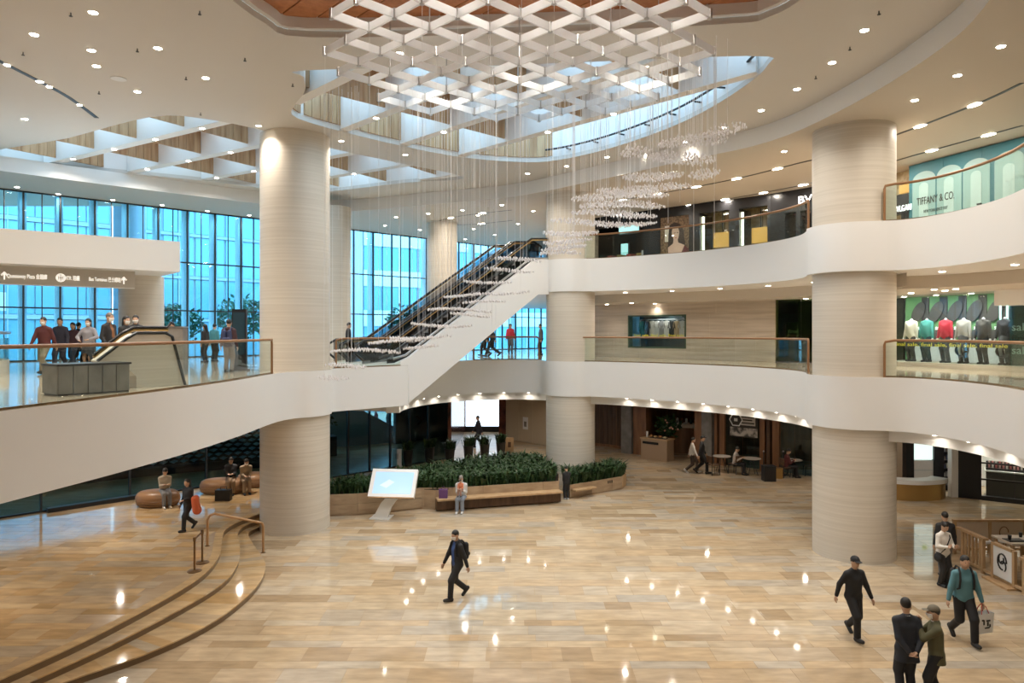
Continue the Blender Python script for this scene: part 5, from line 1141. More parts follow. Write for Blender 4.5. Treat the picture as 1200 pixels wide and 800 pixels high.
for k, (c1, cn) in enumerate(GAR):
    a = wx0 + .35 + k * (wx1 - wx0 - .7) / (nG - 1)
    t = thing('hanging_garment', '%s garment hanging on the rail in the limestone wall window' % cn, 'garment', tuple(F @ Vector((a, .75, 6.1))))
    z = 6.95
    plate(F @ Matrix.Translation((a, 0, z)), [(-.14, -.85), (.14, -.85), (.13, -.4), (.20, -.42), (.24, -.55), (.16, -.12), (.05, -.07), (-.05, -.07), (-.16, -.12), (-.24, -.55), (-.20, -.42), (-.13, -.4)], .68, .82, 0).build('cloth', plain(c1), t)
    MB(F).tube([(a - .15, .75, z - .11), (a, .75, z - .05), (a + .15, .75, z - .11)], .008, 5).build('hanger', 'steel', t)
# dark green glass entrance with black poster
F = fr(RING1[1], RING1[2]); l = ln(RING1[1], RING1[2]); S = lambda px: s_at(px, F, l)
struct(MB(F).box(0, l, 2.4, 2.6, Z1, 7.7).build('wall_dark_shop_rear', mat('dark_olive', (.055, .06, .035), .5)))
wn = struct(bpy.data.objects.new('window_8', None)); C.objects.link(wn); OFF[wn.name] = (0, 0, 0)
glass('green_glass', (.50, .62, .42), .7)
for k in range(4): MB(F).box(.02 + k * l / 4, (k + 1) * l / 4 - .02, .05, .064, Z1 + .05, 7.68).build('pane', 'green_glass', wn)
MB(F).box(0, l, .02, .1, Z1, Z1 + .05).build('sill', 'dark_metal', wn)
e = thing('window_poster', 'black window poster with white word behind dark green glass', 'poster', tuple(F @ Vector((S(927), .2, 5.6))))
MB(F).box(S(919), S(936), .2, .22, zat(398, 28.5), zat(378, 28.5)).build('sheet', 'shop_black', e)
text('final', .20, on_face(F, S(921.5), .19, zat(390, 28.5)), 'lettering', 'white_plastic', e, ext=.003, fit=S(933) - S(921.5))
plate(F, [(S(920), zat(397, 28.5)), (S(923), zat(392, 28.5)), (S(921), zat(386, 28.5))], .192, .198, 0).build('shape_print', 'grey_stone', e); plate(F, [(S(931), zat(397, 28.5)), (S(934), zat(393, 28.5)), (S(932), zat(380, 28.5))], .192, .198, 0).build('shape_print', 'grey_stone', e)
e = thing('mannequin_stand', 'slim dark stand behind the dark green glass', 'stand', tuple(F @ Vector((S(945), .8, Z1)))); MB(F).tube([(S(945), .8, Z1), (S(945), .8, Z1 + 1.3)], .03, 8).build('pole', 'dark_metal', e); MB(F).lathe([(.2, 0), (.2, .03)], 14, c=(S(945), .8, Z1)).build('foot', 'dark_metal', e); MB(F).box(S(942), S(948), .75, .85, Z1 + 1.1, Z1 + 1.9).build('board', 'shop_black', e)
# green clothes shop
F = fr(RING1[2], RING1[3]); l = ln(RING1[2], RING1[3]); S = lambda px: s_at(px, F, l); GF, GS = F, (lambda px, F=F, l=l: s_at(px, F, l))
struct(MB(F).box(-.3, l + 2, 1.5, 1.7, Z1, 7.7).build('wall_green_rear', mat('shop_green', (.16, .36, .15), .5)))
gw = bpy.data.objects['wall_green_rear']
struct(MB(F).box(-.3, l, .02, 1.5, Z1, Z1 + .16).build('floor_green_plinth', 'limestone_wall'))
wn = struct(bpy.data.objects.new('window_9', None)); C.objects.link(wn); OFF[wn.name] = (0, 0, 0)
for k in range(3): MB(F).box(k * l / 3 + .01, (k + 1) * l / 3 - .01, .04, .054, Z1 + .16, 7.68).build('pane', 'shop_glass', wn)
text('final sale, final sale, final sale, final sale', .17, on_face(F, S(1048), .03, zat(406, 24)), 'lettering', 'yellow_print', wn, ext=.003, fit=S(1180) - S(1048))
struct(MB(F).box(S(1172), l + 1, -.3, .3, 7.2, 7.7).build('trim_bulkhead', 'white_paint'))
for k in range(7):
    a = .0 + k * l / 7; w_ = l / 7
    MB(F).box(a + w_ * .55, a + w_ * .95, 1.46, 1.5, 6.55, 7.65).build('dark_panel', mat('panel_grey', (.07, .065, .06), .5), gw); MB(F).box(a + w_ * .05, a + w_ * .4, 1.46, 1.5, 5.85, 6.45).build('dark_panel', 'panel_grey', gw)
    MB(F).box(a + .02, a + w_ * .9, 1.44, 1.5, Z1 + .16, 5.84).build('white_panel', 'white_plastic', gw)
    b = MB(F @ Matrix.Translation((a + w_ * .4, 1.43, 7.1)) @ Matrix.Rotation(.5, 4, 'Y') @ Matrix.Rotation(PI / 2, 4, 'X')); b.lathe([(.22, 0), (.22, .02)], 18, sy=1.9); b.build('oval_print', 'panel_grey', gw)
    if k < 6: text('sale', .22, on_face(F, a + w_ * .35, 1.42, 6.46), 'lettering', 'white_lit', gw, ext=.003)
e = thing('light_tube', 'pair of glowing teal upright tubes in the green clothes shop', 'lamp', tuple(F @ Vector((S(1157), .5, Z1 + .2))))
for x in (1155, 1163): MB(F).box(S(x), S(x + 1.6), .7, .75, 6.2, 7.66).build('tube', mat('tube_lit', (.4, .8, .8), .4, emit=(.5, 1.0, .95), es=1.3), e)
e = thing('text_banner', 'dark green banner repeating pale words at the edge of the clothes shop', 'banner', tuple(F @ Vector((S(1188), .1, Z1 + .2))))
MB(F).box(S(1181), S(1200), .10, .13, Z1 + .18, 7.18).build('sheet', mat('banner_green', (.02, .06, .045), .6), e)
for k in range(5): text('final' if k % 2 == 0 else 'sale', .34, on_face(F, S(1183), .095, 6.78 - k * .36), 'lettering', plain((.015, .03, .025)) if k % 2 == 0 else plain((.35, .55, .50)), e, ext=.003, sx=1.1)
for k in range(4):
    l_ = bpy.data.lights.new('shop_spot', 'AREA'); l_.energy = 45; l_.size = .3; lo = bpy.data.objects.new('shop_spot', l_); C.objects.link(lo); lo.location = F @ Vector((.5 + k * l / 4, .35, 7.6)); lo.rotation_euler = (.2, 0, 0)
    e = thing('shop_downlight', 'small square downlight inside the green clothes shop window', 'ceiling light', tuple(F @ Vector((.5 + k * l / 4, .35, 7.66))), 'lights in the green shop window'); MB(F).box(.42 + k * l / 4, .58 + k * l / 4, .27, .43, 7.65, 7.68).build('housing', 'lens_trim', e); MB(F).box(.45 + k * l / 4, .55 + k * l / 4, .3, .4, 7.64, 7.65).build('lens', 'lens_white', e)
for q0, q1 in ((RING1[3], RING1[4]), (RING1[4], RING1[5])): struct(MB(fr(q0, q1)).box(0, ln(q0, q1), 0, .3, Z1, 7.7).build('wall_gallery_right', 'limestone_wall'))
q0, q1 = RING2[6], RING2[7]; struct(MB(fr(q0, q1)).box(0, ln(q0, q1), 0, .3, Z2, ZC).build('wall_upper_right', 'hoard_pale'))
struct(MB(fr((20.6, 24.2), (20.6, 0))).box(0, 24, 0, .3, 0, 3.4).build('wall_ground_right', 'limestone_wall'))

# ---------------------------------------------------------------- hanging crystal chandelier
ZL = 11.95
ch = thing('crystal_chandelier', 'huge hanging chandelier of white diamond lattice, fine wires and drifting crystal layers', 'chandelier', (.2, 15, ZL))
CC = Vector((.15, 14.6)); RX, RY = 3.95, 4.15; g = .78; dU = Vector((1, 1)).normalized() * g; dV = Vector((-1, 1)).normalized() * g
nodes = {}
for i in range(-12, 13):
    for j in range(-12, 13):
        p = CC + dU * i + dV * j; q = p - CC
        if (q.x / RX) ** 2 + (q.y / RY) ** 2 < 1.02: nodes[(i, j)] = p
lb = {}
for (i, j), p in nodes.items():
    for d_ in ((1, 0), (0, 1)):
        k = (i + d_[0], j + d_[1])
        if k in nodes:
            q = nodes[k]
            if d_ not in lb:
                lb[d_] = MB().bar((0, 0, 0), (*(q - p), 0), .035, .15).build('lattice_bar', 'lattice_white', ch, world=False); lb[d_].location = (p.x - .2, p.y - 15, 0)
            else: link_copy('lattice_bar', lb[d_], ch, (p.x - .2, p.y - 15, 0), world=False)
nd0 = None
for p in nodes.values():
    if nd0 is None:
        nd0 = MB().lathe([(.035, -.10), (.045, -.09), (.045, .09), (.03, .1)], 8).build('lattice_node', 'steel', ch, world=False); nd0.location = (p.x - .2, p.y - 15, 0)
    else: link_copy('lattice_node', nd0, ch, (p.x - .2, p.y - 15, 0), world=False)
for i, j in [(0, 0), (3, 0), (-3, 0), (0, 3), (0, -3), (3, 3), (-3, -3), (2, -3), (-2, 3)]:
    if (i, j) in nodes:
        p = nodes[(i, j)]
        if not any(inside(p, h) for h in (H1, H2)): MB().tube([(p.x, p.y, ZL), (p.x, p.y, ZH)], .012, 6).build('hanger_rod', 'steel', ch)
        else: MB().tube([(p.x, p.y, ZL), (p.x, p.y, ZH + (.4 if inside(p, H1) else 1.1))], .012, 6).build('hanger_rod', 'steel', ch)
# crystal layers: pixel span and row in the photograph, depth along the spiral
LAY = [(823, 872, 153), (770, 853, 167), (727, 762, 180), (758, 840, 186), (807, 842, 202), (727, 802, 205), (697, 811, 221), (667, 783, 230), (676, 779, 241), (667, 770, 251), (643, 770, 261), (634, 702, 272), (634, 695, 282), (632, 690, 291), (630, 680, 298),
       (577, 636, 305), (565, 625, 316), (540, 600, 329), (571, 622, 342), (517, 577, 346), (540, 594, 355), (499, 577, 364), (525, 577, 369), (479, 554, 380), (453, 531, 394), (471, 517, 406), (430, 495, 401), (385, 470, 412), (380, 430, 429), (370, 410, 441)]
rnd = random.Random(21); wires = MB()
OCT = [(1, 0, 0), (0, 1, 0), (-1, 0, 0), (0, -1, 0), (0, 0, 1.7), (0, 0, -1.7)]; OF = [(0, 1, 4), (1, 2, 4), (2, 3, 4), (3, 0, 4), (1, 0, 5), (2, 1, 5), (3, 2, 5), (0, 3, 5)]
for n_, (x0, x1, y) in enumerate(LAY):
    t = n_ / (len(LAY) - 1); Yc = 13.3 + 3.4 * math.sin(min(1, t * 1.25) * PI * .62) - 1.6 * max(0, t - .7)
    z = zat(y, Yc); Xc = ((x0 + x1) / 2 - 600) * Yc / FPX; hw = (x1 - x0) / 2 * Yc / FPX; hd_ = .34 + .26 * (1 - t)
    b = MB(); sp = .07; u = -hw; cnt = 0
    while u < hw:
        v = -hd_
        while v < hd_:
            if (u / hw) ** 2 + (v / hd_) ** 2 < 1 and rnd.random() < .72:
                px, py = Xc + u + rnd.uniform(-.02, .02), Yc + v + rnd.uniform(-.02, .02)
                pz = z + .05 * math.sin(u * 2.2 + n_) + .04 * v + rnd.uniform(-.012, .012); r = .019 * rnd.uniform(.8, 1.25)
                b.add([(px + a * r, py + c_ * r, pz + d_ * r) for a, c_, d_ in OCT], OF); cnt += 1
                if rnd.random() < .04: 
                    wires.add([(px, py, pz), (px + .006, py, pz), (px, py + .006, pz), (px, py, ZL - .05), (px + .006, py, ZL - .05), (px, py + .006, ZL - .05)], [(0, 1, 4, 3), (1, 2, 5, 4), (2, 0, 3, 5)])
            v += sp
        u += sp
    o = b.build('crystal_layer', 'crystal', ch); o['kind'] = 'stuff'
for p in nodes.values():
    if rnd.random() < .5:
        zb = rnd.uniform(6.2, 9.5) if p.x < 0 else rnd.uniform(7.5, 10.2); px, py = p
        wires.add([(px, py, zb), (px + .006, py, zb), (px, py + .006, zb), (px, py, ZL - .1), (px + .006, py, ZL - .1), (px, py + .006, ZL - .1)], [(0, 1, 4, 3), (1, 2, 5, 4), (2, 0, 3, 5)])
o = wires.build('suspension_wires', 'wire', ch); o['kind'] = 'stuff'
# ---------------------------------------------------------------- people: one continuous body surface each, grown from a signed distance field
def nets(fn, lo, hi, h):
    lo = np.array(lo, float); n = np.maximum(np.ceil((np.array(hi) - lo) / h).astype(int) + 1, 3)
    ax = [lo[i] + h * np.arange(n[i]) for i in range(3)]
    G = np.stack(np.meshgrid(*ax, indexing='ij'), -1)
    V = fn(G.reshape(-1, 3)).reshape(n)
    ins = V < 0
    cnt = np.zeros(n - 1, int); acc = np.zeros((*(n - 1), 3)); cc = np.zeros(n - 1)
    cor = [(a, b, c) for a in (0, 1) for b in (0, 1) for c in (0, 1)]
    sl = lambda o: tuple(slice(o[i], n[i] - 1 + o[i]) for i in range(3))
    for o in cor: cnt += ins[sl(o)]
    act = (cnt > 0) & (cnt < 8)
    for a in cor:
        for k in range(3):
            if a[k] == 0:
                b = tuple(a[i] + (i == k) for i in range(3)); va, vb = V[sl(a)], V[sl(b)]
                m = (va < 0) != (vb < 0); t = np.where(m, va / np.where(m, va - vb, 1), 0)
                pos = np.zeros((*(n - 1), 3)) + np.array(a, float); pos[..., k] += t
                acc += pos * m[..., None]; cc += m
    idx = -np.ones(n - 1, int); ids = np.argwhere(act); idx[act] = np.arange(len(ids))
    P = lo + h * (ids + acc[act] / cc[act][:, None])
    F = []
    for k in range(3):
        u, v = (k + 1) % 3, (k + 2) % 3
        a = [slice(None)] * 3; b = [slice(None)] * 3; a[k] = slice(0, n[k] - 1); b[k] = slice(1, n[k])
        s = ins[tuple(a)] != ins[tuple(b)]; e = np.argwhere(s)
        e = e[(e[:, u] > 0) & (e[:, v] > 0) & (e[:, u] < n[u] - 1) & (e[:, v] < n[v] - 1)]
        if not len(e): continue
        fl_ = ins[tuple(a)][tuple(e.T)]
        def g(du, dv): q = e.copy(); q[:, u] -= du; q[:, v] -= dv; return idx[tuple(q.T)]
        Q = np.stack([g(1, 1), g(0, 1), g(0, 0), g(1, 0)], 1); Q[~fl_] = Q[~fl_][:, ::-1]
        F.append(Q)
    return P, (np.concatenate(F) if F else np.zeros((0, 4), int))
def cap(P, a, b, ra, rb):
    a = np.array(a); d = np.array(b) - a; L = max(d @ d, 1e-9); t = np.clip(((P - a) @ d) / L, 0, 1)
    return np.linalg.norm(P - a - t[:, None] * d, axis=1) - (ra + (rb - ra) * t)
def ell(P, c, r):
    q = (P - np.array(c)) / np.array(r); k = np.linalg.norm(q, axis=1); return (k - 1) * min(r)
def smin(a, b, k):
    h = np.clip(.5 + .5 * (b - a) / k, 0, 1); return b + (a - b) * h - k * h * (1 - h)
def union(P, prims, k=.03):
    D = None
    for p in prims:
        d = ell(P, p[1], p[2]) if p[0] == 'e' else cap(P, *p[1:])
        D = d if D is None else smin(D, d, k)
    return D
def bounds(prims, m=.06):
    lo = np.full(3, 9.); hi = np.full(3, -9.)
    for p in prims:
        pts = [(np.array(p[1]) - np.array(p[2]), np.array(p[1]) + np.array(p[2]))] if p[0] == 'e' else [(np.array(q) - max(p[3:5]), np.array(q) + max(p[3:5])) for q in p[1:3]]
        for a, b in pts: lo = np.minimum(lo, a); hi = np.maximum(hi, b)
    return lo - m, hi + m
def ik(a, b, l1, l2, pole):
    a = Vector(a); b = Vector(b); d = b - a; L = min(d.length, (l1 + l2) * .999); d = d.normalized(); b = a + d * L
    x = (l1 * l1 - l2 * l2 + L * L) / (2 * L); h = math.sqrt(max(0, l1 * l1 - x * x)); p = Vector(pole); p = (p - d * p.dot(d)).normalized()
    return a + d * x + p * h, b
def mesh_obj(name, V, F, mats, parent, mi=None, smooth=True):
    me = bpy.data.meshes.new(name); me.from_pydata([tuple(v) for v in V], [], [tuple(int(i) for i in f) for f in F])
    for m in mats: me.materials.append(M(m) if isinstance(m, str) else m)
    if mi is not None: me.polygons.foreach_set('material_index', mi)
    if smooth: me.polygons.foreach_set('use_smooth', [True] * len(me.polygons))
    me.update(); o = bpy.data.objects.new(name, me); C.objects.link(o); o.parent = parent; return o
def person(loc, rz, label, H=1.7, top=(.03, .03, .03), bottom=(.02, .02, .025), shoes=(.02, .02, .02), hair=(.015, .012, .01), pose=None, hairstyle='short', mask=False, cap_=None,
           skirt=False, coat=0.0, h=.024, inner=None, group=None, kind='person', cat='person', headless=False, skin='skin', name=None, collar=None, belly=0.0, strap=None, fem=0):
    """local frame: facing +Y, right hand at +X. pose: ank = ankle points, wri = wrist points, pelvis height, lean, head yaw/pitch"""
    ps = dict(ank=((-.09, 0, .08), (.09, 0, .08)), toe=(0, 0), wri=((-.27, .05, .80), (.27, .05, .80)), pel=.93, py=0.0, lean=0.03, yaw=0.0, nod=0.1, pole=((-.3, -1, 0), (.3, -1, 0)), knee=((0, 1, 0), (0, 1, 0)))
    ps.update(pose or {}); s = H / 1.74
    e = thing(name or kind, label, cat, tuple(loc), group); e.rotation_euler.z = rz; e.scale = (s, s, s)
    pel = Vector((0, ps['py'], ps['pel'])); ln_ = ps['lean']; rot = Matrix.Rotation(-ln_, 3, 'X')
    tor = lambda x, y, z: pel + rot @ Vector((x, y, z))
    nar = .96 if fem else 1.0
    chest, neck = tor(0, 0, .36), tor(0, -.005, .53); shl = [tor(sx * .168 * nar, 0, .452) for sx in (-1, 1)]
    hc = tor(0, .02, .70) + Vector((0, math.sin(ps['nod']) * .05, 0)); hip = [pel + Vector((sx * .088, 0, -.02)) for sx in (-1, 1)]
    kn, an, el_, wr = [], [], [], []
    for i in (0, 1):
        k, a = ik(hip[i], ps['ank'][i], .43, .43, ps['knee'][i]); kn.append(k); an.append(a)
        k, a = ik(shl[i], ps['wri'][i], .285, .255, ps['pole'][i]); el_.append(k); wr.append(a)
    hd = Matrix.Rotation(ps['yaw'], 3, 'Z') @ Matrix.Rotation(-ps['nod'], 3, 'X'); hp = lambda x, y, z: hc + hd @ Vector((x, y, z))
    T = tuple
    feet = []
    for i in (0, 1):
        tp = ps['toe'][i]; f = Vector((0, math.cos(tp), -math.sin(tp))); dn = Vector((0, -math.sin(tp), -math.cos(tp)))
        feet.append((T(an[i] - f * .05 + dn * .035), T(an[i] + f * .16 + dn * .048), .042, .032))
    head = [('e', T(hp(0, 0, .01)), (.078, .096, .118)), ('e', T(hp(0, .02, -.06)), (.056, .066, .062)), ('e', T(hp(0, .098, -.018)), (.014, .02, .022)), ('e', T(hp(-.075, -.005, -.01)), (.012, .02, .03)), ('e', T(hp(.075, -.005, -.01)), (.012, .02, .03))]
    legs = [('c', T(hip[i]), T(kn[i]), .082, .058) for i in (0, 1)] + [('c', T(kn[i]), T(an[i]), .056, .038) for i in (0, 1)]
    torso = [('c', T(tor(sx * .062, .0, -.02)), T(tor(sx * .072, .0, .36)), .092 + belly * .02, .096) for sx in (-1, 1)] + [('c', T(hip[0]), T(hip[1]), .095, .095), ('c', T(tor(-.13, 0, .44)), T(tor(.13, 0, .44)), .058, .058), ('c', T(tor(0, -.01, .52)), T(shl[0]), .050, .046), ('c', T(tor(0, -.01, .52)), T(shl[1]), .050, .046), ('c', T(tor(0, .02 + .03 * belly, .10)), T(tor(0, .02, .32)), .10 + .03 * belly, .10)]
    arms = [('c', T(shl[i]), T(el_[i]), .052, .042) for i in (0, 1)] + [('c', T(el_[i]), T(wr[i]), .040, .029) for i in (0, 1)]
    body = torso + legs + arms + [('c', *f) for f in feet]
    if not headless: body += [('c', T(neck - Vector((0, 0, .03))), T(hp(0, -.02, -.05)), .052, .05)] + head
    else: body += [('c', T(neck - Vector((0, 0, .03))), T(neck + Vector((0, 0, .05))), .05, .045)]
    lo, hi = bounds(body); V, F = nets(lambda P: union(P, body, .028), lo, hi, h); V = list(map(tuple, V)); F = [tuple(f) for f in F]; mi = [0] * len(F)
    # hands: palm, four fingers of unequal length, thumb from the side of the palm; curled a little
    for i in (0, 1):
        sx = -1 if i == 0 else 1; d = (wr[i] - el_[i]).normalized(); th = ps.get('hand', (None, None))[i]
        if th: d = Vector(th).normalized()
        side = Vector((0, 1, 0)) if abs(d.y) < .8 else Vector((-sx, 0, 0)); side = (side - d * side.dot(d)).normalized(); pn = d.cross(side) * sx; w = wr[i]
        hp_ = [('c', T(w), T(w + d * .045 + side * .018), .024, .020), ('c', T(w), T(w + d * .05 - side * .018), .024, .019), ('c', T(w + d * .04 + side * .026), T(w + d * .08 + side * .024), .016, .014), ('c', T(w + d * .04 - side * .026), T(w + d * .075 - side * .026), .016, .013)]
        fing = []
        for q, (off_, l_) in enumerate(((.030, .068), (.010, .076), (-.010, .070), (-.029, .055))):
            a = w + d * .078 + side * off_; b = a + (d + pn * -.25).normalized() * l_ * .5; c = b + (d * .75 - pn * .75).normalized() * l_ * .5
            fing += [('c', T(a), T(b), .0095, .0088), ('c', T(b), T(c), .0088, .0075)]
        a = w + d * .028 + side * .03; b = a + (d * .6 + side * .8).normalized() * .035; c = b + (d * .95 + side * .15 - pn * .3).normalized() * .03
        fing += [('c', T(a), T(b), .0125, .0105), ('c', T(b), T(c), .0105, .0085)]
        lo, hi = bounds(hp_ + fing, .02); hv, hf = nets(lambda P: smin(union(P, hp_, .012), union(P, fing, .003), .006), lo, hi, .0075 if h < .026 else .0095)
        o = len(V); V += list(map(tuple, hv)); F += [tuple(x + o for x in f) for f in hf]; mi += [0] * len(hf)
    if not headless:
        for sx in (-1, 1):
            b = MB().ball(T(hp(sx * .030, .083, .014)), (.013, .010, .008), 8, 5); o = len(V); V += b.v; F += [tuple(x + o for x in f) for f in b.f]; mi += [1] * len(b.f)
        b = MB().ball(T(hp(0, .083, -.062)), (.024, .008, .007), 8, 5); o = len(V); V += b.v; F += [tuple(x + o for x in f) for f in b.f]; mi += [2] * len(b.f)
    mesh_obj('body', V, F, [skin, 'eye', 'lip'], e, mi)
    # clothing follows the body
    def inflate(pr, r): return [(p[0], p[1], p[2], p[3] + r, p[4] + r) if p[0] == 'c' else ('e', p[1], tuple(x + r for x in p[2])) for p in pr]
    it = .016
    tb = inflate(torso, it); cut_lo = T(tor(0, 0, -.11 - coat)); up_ = np.array(tor(0, 0, 1) - tor(0, 0, 0))
    if coat: tb += [('c', T(tor(sx * .05, -.01, -.02)), T(tor(sx * .075, -.01, -.11 - coat)), .11, .125) for sx in (-1, 1)]
    ab = [('c', T(shl[i]), T(el_[i]), .052 + it, .042 + it) for i in (0, 1)] + [('c', T(el_[i]), T(wr[i] - (wr[i] - el_[i]).normalized() * .015), .040 + it, .029 + it * .8) for i in (0, 1)]
    nk = np.array(neck)
    def f_top(P):
        d = union(P, tb, .035); d = np.maximum(d, -((P - np.array(cut_lo)) @ up_)); d = smin(d, union(P, ab, .02), .03)
        return np.maximum(d, (P - nk - up_ * .055) @ up_)
    def f_bot(P):
        lg = inflate(legs, .020); lg = [(p[0], p[1], p[2], p[3], p[4] + .012) for p in lg]
        d = union(P, inflate(torso[2:3], .016) + lg, .02)
        if skirt: d = smin(d, union(P, [('c', T(pel), T((kn[0] + kn[1]) / 2 + Vector((0, 0, -.05))), .13, .21)], .02), .03)
        d = np.minimum(d, np.maximum(union(P, inflate(torso[:2], .014), .02), (P - np.array(tor(0, 0, .10))) @ up_))
        for i in (0, 1):
            ax_ = np.array((an[i] - kn[i]).normalized()); d = np.maximum(d, np.where(np.linalg.norm(P - np.array(an[i]), axis=1) < .2, (P - np.array(an[i])) @ ax_ - .0, -1))
        return d
    lo, hi = bounds(tb + ab); V, F = nets(f_top, lo, hi, h); mi = None; mats = [plain(top)]
    if inner is not None:                                     # open jacket: the strip down the front shows the shirt
        cen = np.array([np.mean([V[j] for j in f], axis=0) for f in F]); loc_ = (cen - np.array(pel)) @ np.array(rot); mi = ((np.abs(loc_[:, 0]) < .055) & (loc_[:, 1] > .06)).astype(int).tolist(); mats.append(plain(inner))
    mesh_obj('jacket', V, F, mats, e, mi)
    lo, hi = bounds(legs + torso[:3]); V, F = nets(f_bot, lo, hi, h); mesh_obj('skirt' if skirt else 'trousers', V, F, [plain(bottom)], e)
    for i in (0, 1):
        pr = [('c', feet[i][0], feet[i][1], .052, .042)]; lo, hi = bounds(pr); V, F = nets(lambda P: union(P, pr), lo, hi, h * .8); mesh_obj('shoe', V, F, [plain(shoes)], e)
    if not headless:
        hr = [('e', T(hp(0, -.012, .035)), (.084, .100, .105))]
        if hairstyle == 'long': hr += [('c', T(hp(0, -.05, .02)), T(hp(0, -.075, -.22)), .085, .07)]
        if hairstyle == 'bun': hr += [('e', T(hp(0, -.10, .06)), (.045, .045, .045))]
        fr_ = np.array(hd @ Vector((0, 1, 0))); fu = np.array(hd @ Vector((0, 0, 1))); hc_ = np.array(hc)
        def f_hair(P):
            d = union(P, hr, .03); q = P - hc_; y = q @ fr_; z = q @ fu
            d = np.maximum(d, np.minimum(y - .045 - .25 * z, .055 - z) if hairstyle != 'bald' else .2 - z)
            lowcut = -.05 if hairstyle in ('short', 'bun') else -.3
            return np.maximum(d, lowcut - z)
        if hairstyle != 'bald':
            lo, hi = bounds(hr); V, F = nets(f_hair, lo, hi, .016); mesh_obj('hair', V, F, [plain(hair, .5)], e)
        if mask:
            def f_mask(P): q = P - hc_; z = q @ fu; y = q @ fr_; d = union(P, inflate(head[:3], .010), .02); return np.maximum(np.maximum(d, z + .008), np.maximum(-.105 - z, .03 - y))
            lo, hi = bounds(head); V, F = nets(f_mask, lo, hi, .012); mesh_obj('face_mask', V, F, ['white_plastic'], e)
        if cap_:
            def f_cap(P): q = P - hc_; z = q @ fu; y = q @ fr_; d = union(P, [('e', T(hp(0, -.008, .04)), (.092, .108, .102))]); d = np.maximum(d, .045 - z); return np.minimum(d, np.maximum(np.maximum(ell(P, T(hp(0, .10, .048)), (.075, .085, .012)), .02 - y), -1))
            V, F = nets(f_cap, np.array(hc) - .25, np.array(hc) + .25, .016); mesh_obj('cap', V, F, [plain(cap_)], e)
        if collar:
            b = MB().lathe([(.066, 0), (.072, .03), (.062, .035)], 14, c=T(neck + Vector((0, 0, -.005)))); b.build('collar', plain(collar), e, world=False, smooth=40)
    if strap:
        b = MB().tube([tor(-.17, .0, .53), tor(-.1, .125, .42), tor(.05, .15, .15), tor(.18, .06, -.05), tor(.1, -.12, .1), tor(-.1, -.12, .4), tor(-.17, .0, .53)], .016, 6); b.build('bag_strap', plain(strap), e, world=False)
        b = MB().ball(T(tor(.22, .06, -.12)), (.06, .13, .12), 12, 8); b.build('shoulder_bag', plain(strap), e, world=False, smooth=60)
    e['_hc'] = T(hc); e['_w0'] = T(wr[0]); e['_w1'] = T(wr[1]); e['_s'] = s
    return e
def wpt(e, p): return Matrix.Translation(e.location) @ Matrix.Rotation(e.rotation_euler.z, 4, 'Z') @ (Vector(p) * e['_s'])
def backpack(e, col, label, y=-.20, z=1.22):
    t = thing('backpack', label, 'backpack', tuple(wpt(e, (0, y, z - .24)))); t.rotation_euler.z = e.rotation_euler.z; t.scale = e.scale
    pr = [('c', (sx * .09, 0, .06), (sx * .085, 0, .36), .075, .07) for sx in (-1, 1)]; lo, hi = bounds(pr); V, F = nets(lambda P: union(P, pr, .06), lo, hi, .025); pk = mesh_obj('pack_body', V, F, [plain(col)], t)
    pr = [('c', (-.07, -.07, .12), (.07, -.07, .12), .06, .06)]; lo, hi = bounds(pr); V, F = nets(lambda P: union(P, pr), lo, hi, .02); mesh_obj('pocket', V, F, [plain(col)], pk)
    for sx in (-1, 1): MB().tube([(sx * .10, .06, .42), (sx * .105, .13, .50), (sx * .11, .24, .505), (sx * .12, .315, .42), (sx * .13, .345, .28), (sx * .14, .33, .12), (sx * .15, .2, .04), (sx * .13, .06, .04)], .02, 6).build('strap', plain(col), t, world=False)
    return t
WALK = dict(ank=((-.08, .26, .09), (.08, -.30, .17)), toe=(-.15, .75), wri=((-.28, -.12, .84), (.28, .22, .86)), pel=.90, lean=.05)
WALK2 = dict(ank=((-.08, -.27, .16), (.08, .24, .09)), toe=(.7, -.15), wri=((-.28, .20, .86), (.28, -.14, .84)), pel=.90, lean=.05)
STAND = dict(); SIT = dict(pel=.50, ank=((-.10, .42, .08), (.10, .45, .08)), wri=((-.12, .36, .62), (.12, .36, .62)), lean=.12, nod=.45)
PHONE = dict(wri=((-.10, .30, 1.12), (.14, .30, 1.15)), pole=((-.6, -.4, -1), (.6, -.4, -1)), nod=.45, hand=((.3, .6, .5), (-.3, .6, .5)))
def face(dx, dy): return math.atan2(-dx, dy)                  # rotation that turns local +Y to (dx, dy)
BLK = (.014, .014, .016)
# --- on the main floor
p = person(gp(536, 701), face(-.80, -.60), 'man in dark jacket open over blue, wearing a face mask, walking alone mid floor', 1.66, top=BLK, inner=(.03, .07, .22), bottom=BLK, mask=True, pose=dict(WALK, nod=.2), h=.02)
backpack(p, BLK, 'black backpack on the man with the blue shirt front')
p = person(gp(1000, 746), face(.18, -.98), 'man all in black with a black cap walking near the thick column', 1.72, top=(.012, .012, .013), bottom=(.012, .012, .014), cap_=(.01, .01, .012), pose=dict(WALK2, wri=((-.33, .14, .85), (.33, -.1, .86))), h=.02)
p = person((6.83, 12.25, 0), face(.1, 1), 'man in a dark suit seen from behind with hands clasped at his back', 1.76, top=(.02, .024, .034), bottom=(.014, .016, .022), coat=.12, collar=(.8, .8, .8), pose=dict(wri=((-.05, -.21, .93), (.06, -.23, .95)), pole=((-1, .2, 0), (1, .2, 0)), hand=((.6, -.2, -.5), (-.6, -.2, -.5)), yaw=-.3), h=.02)
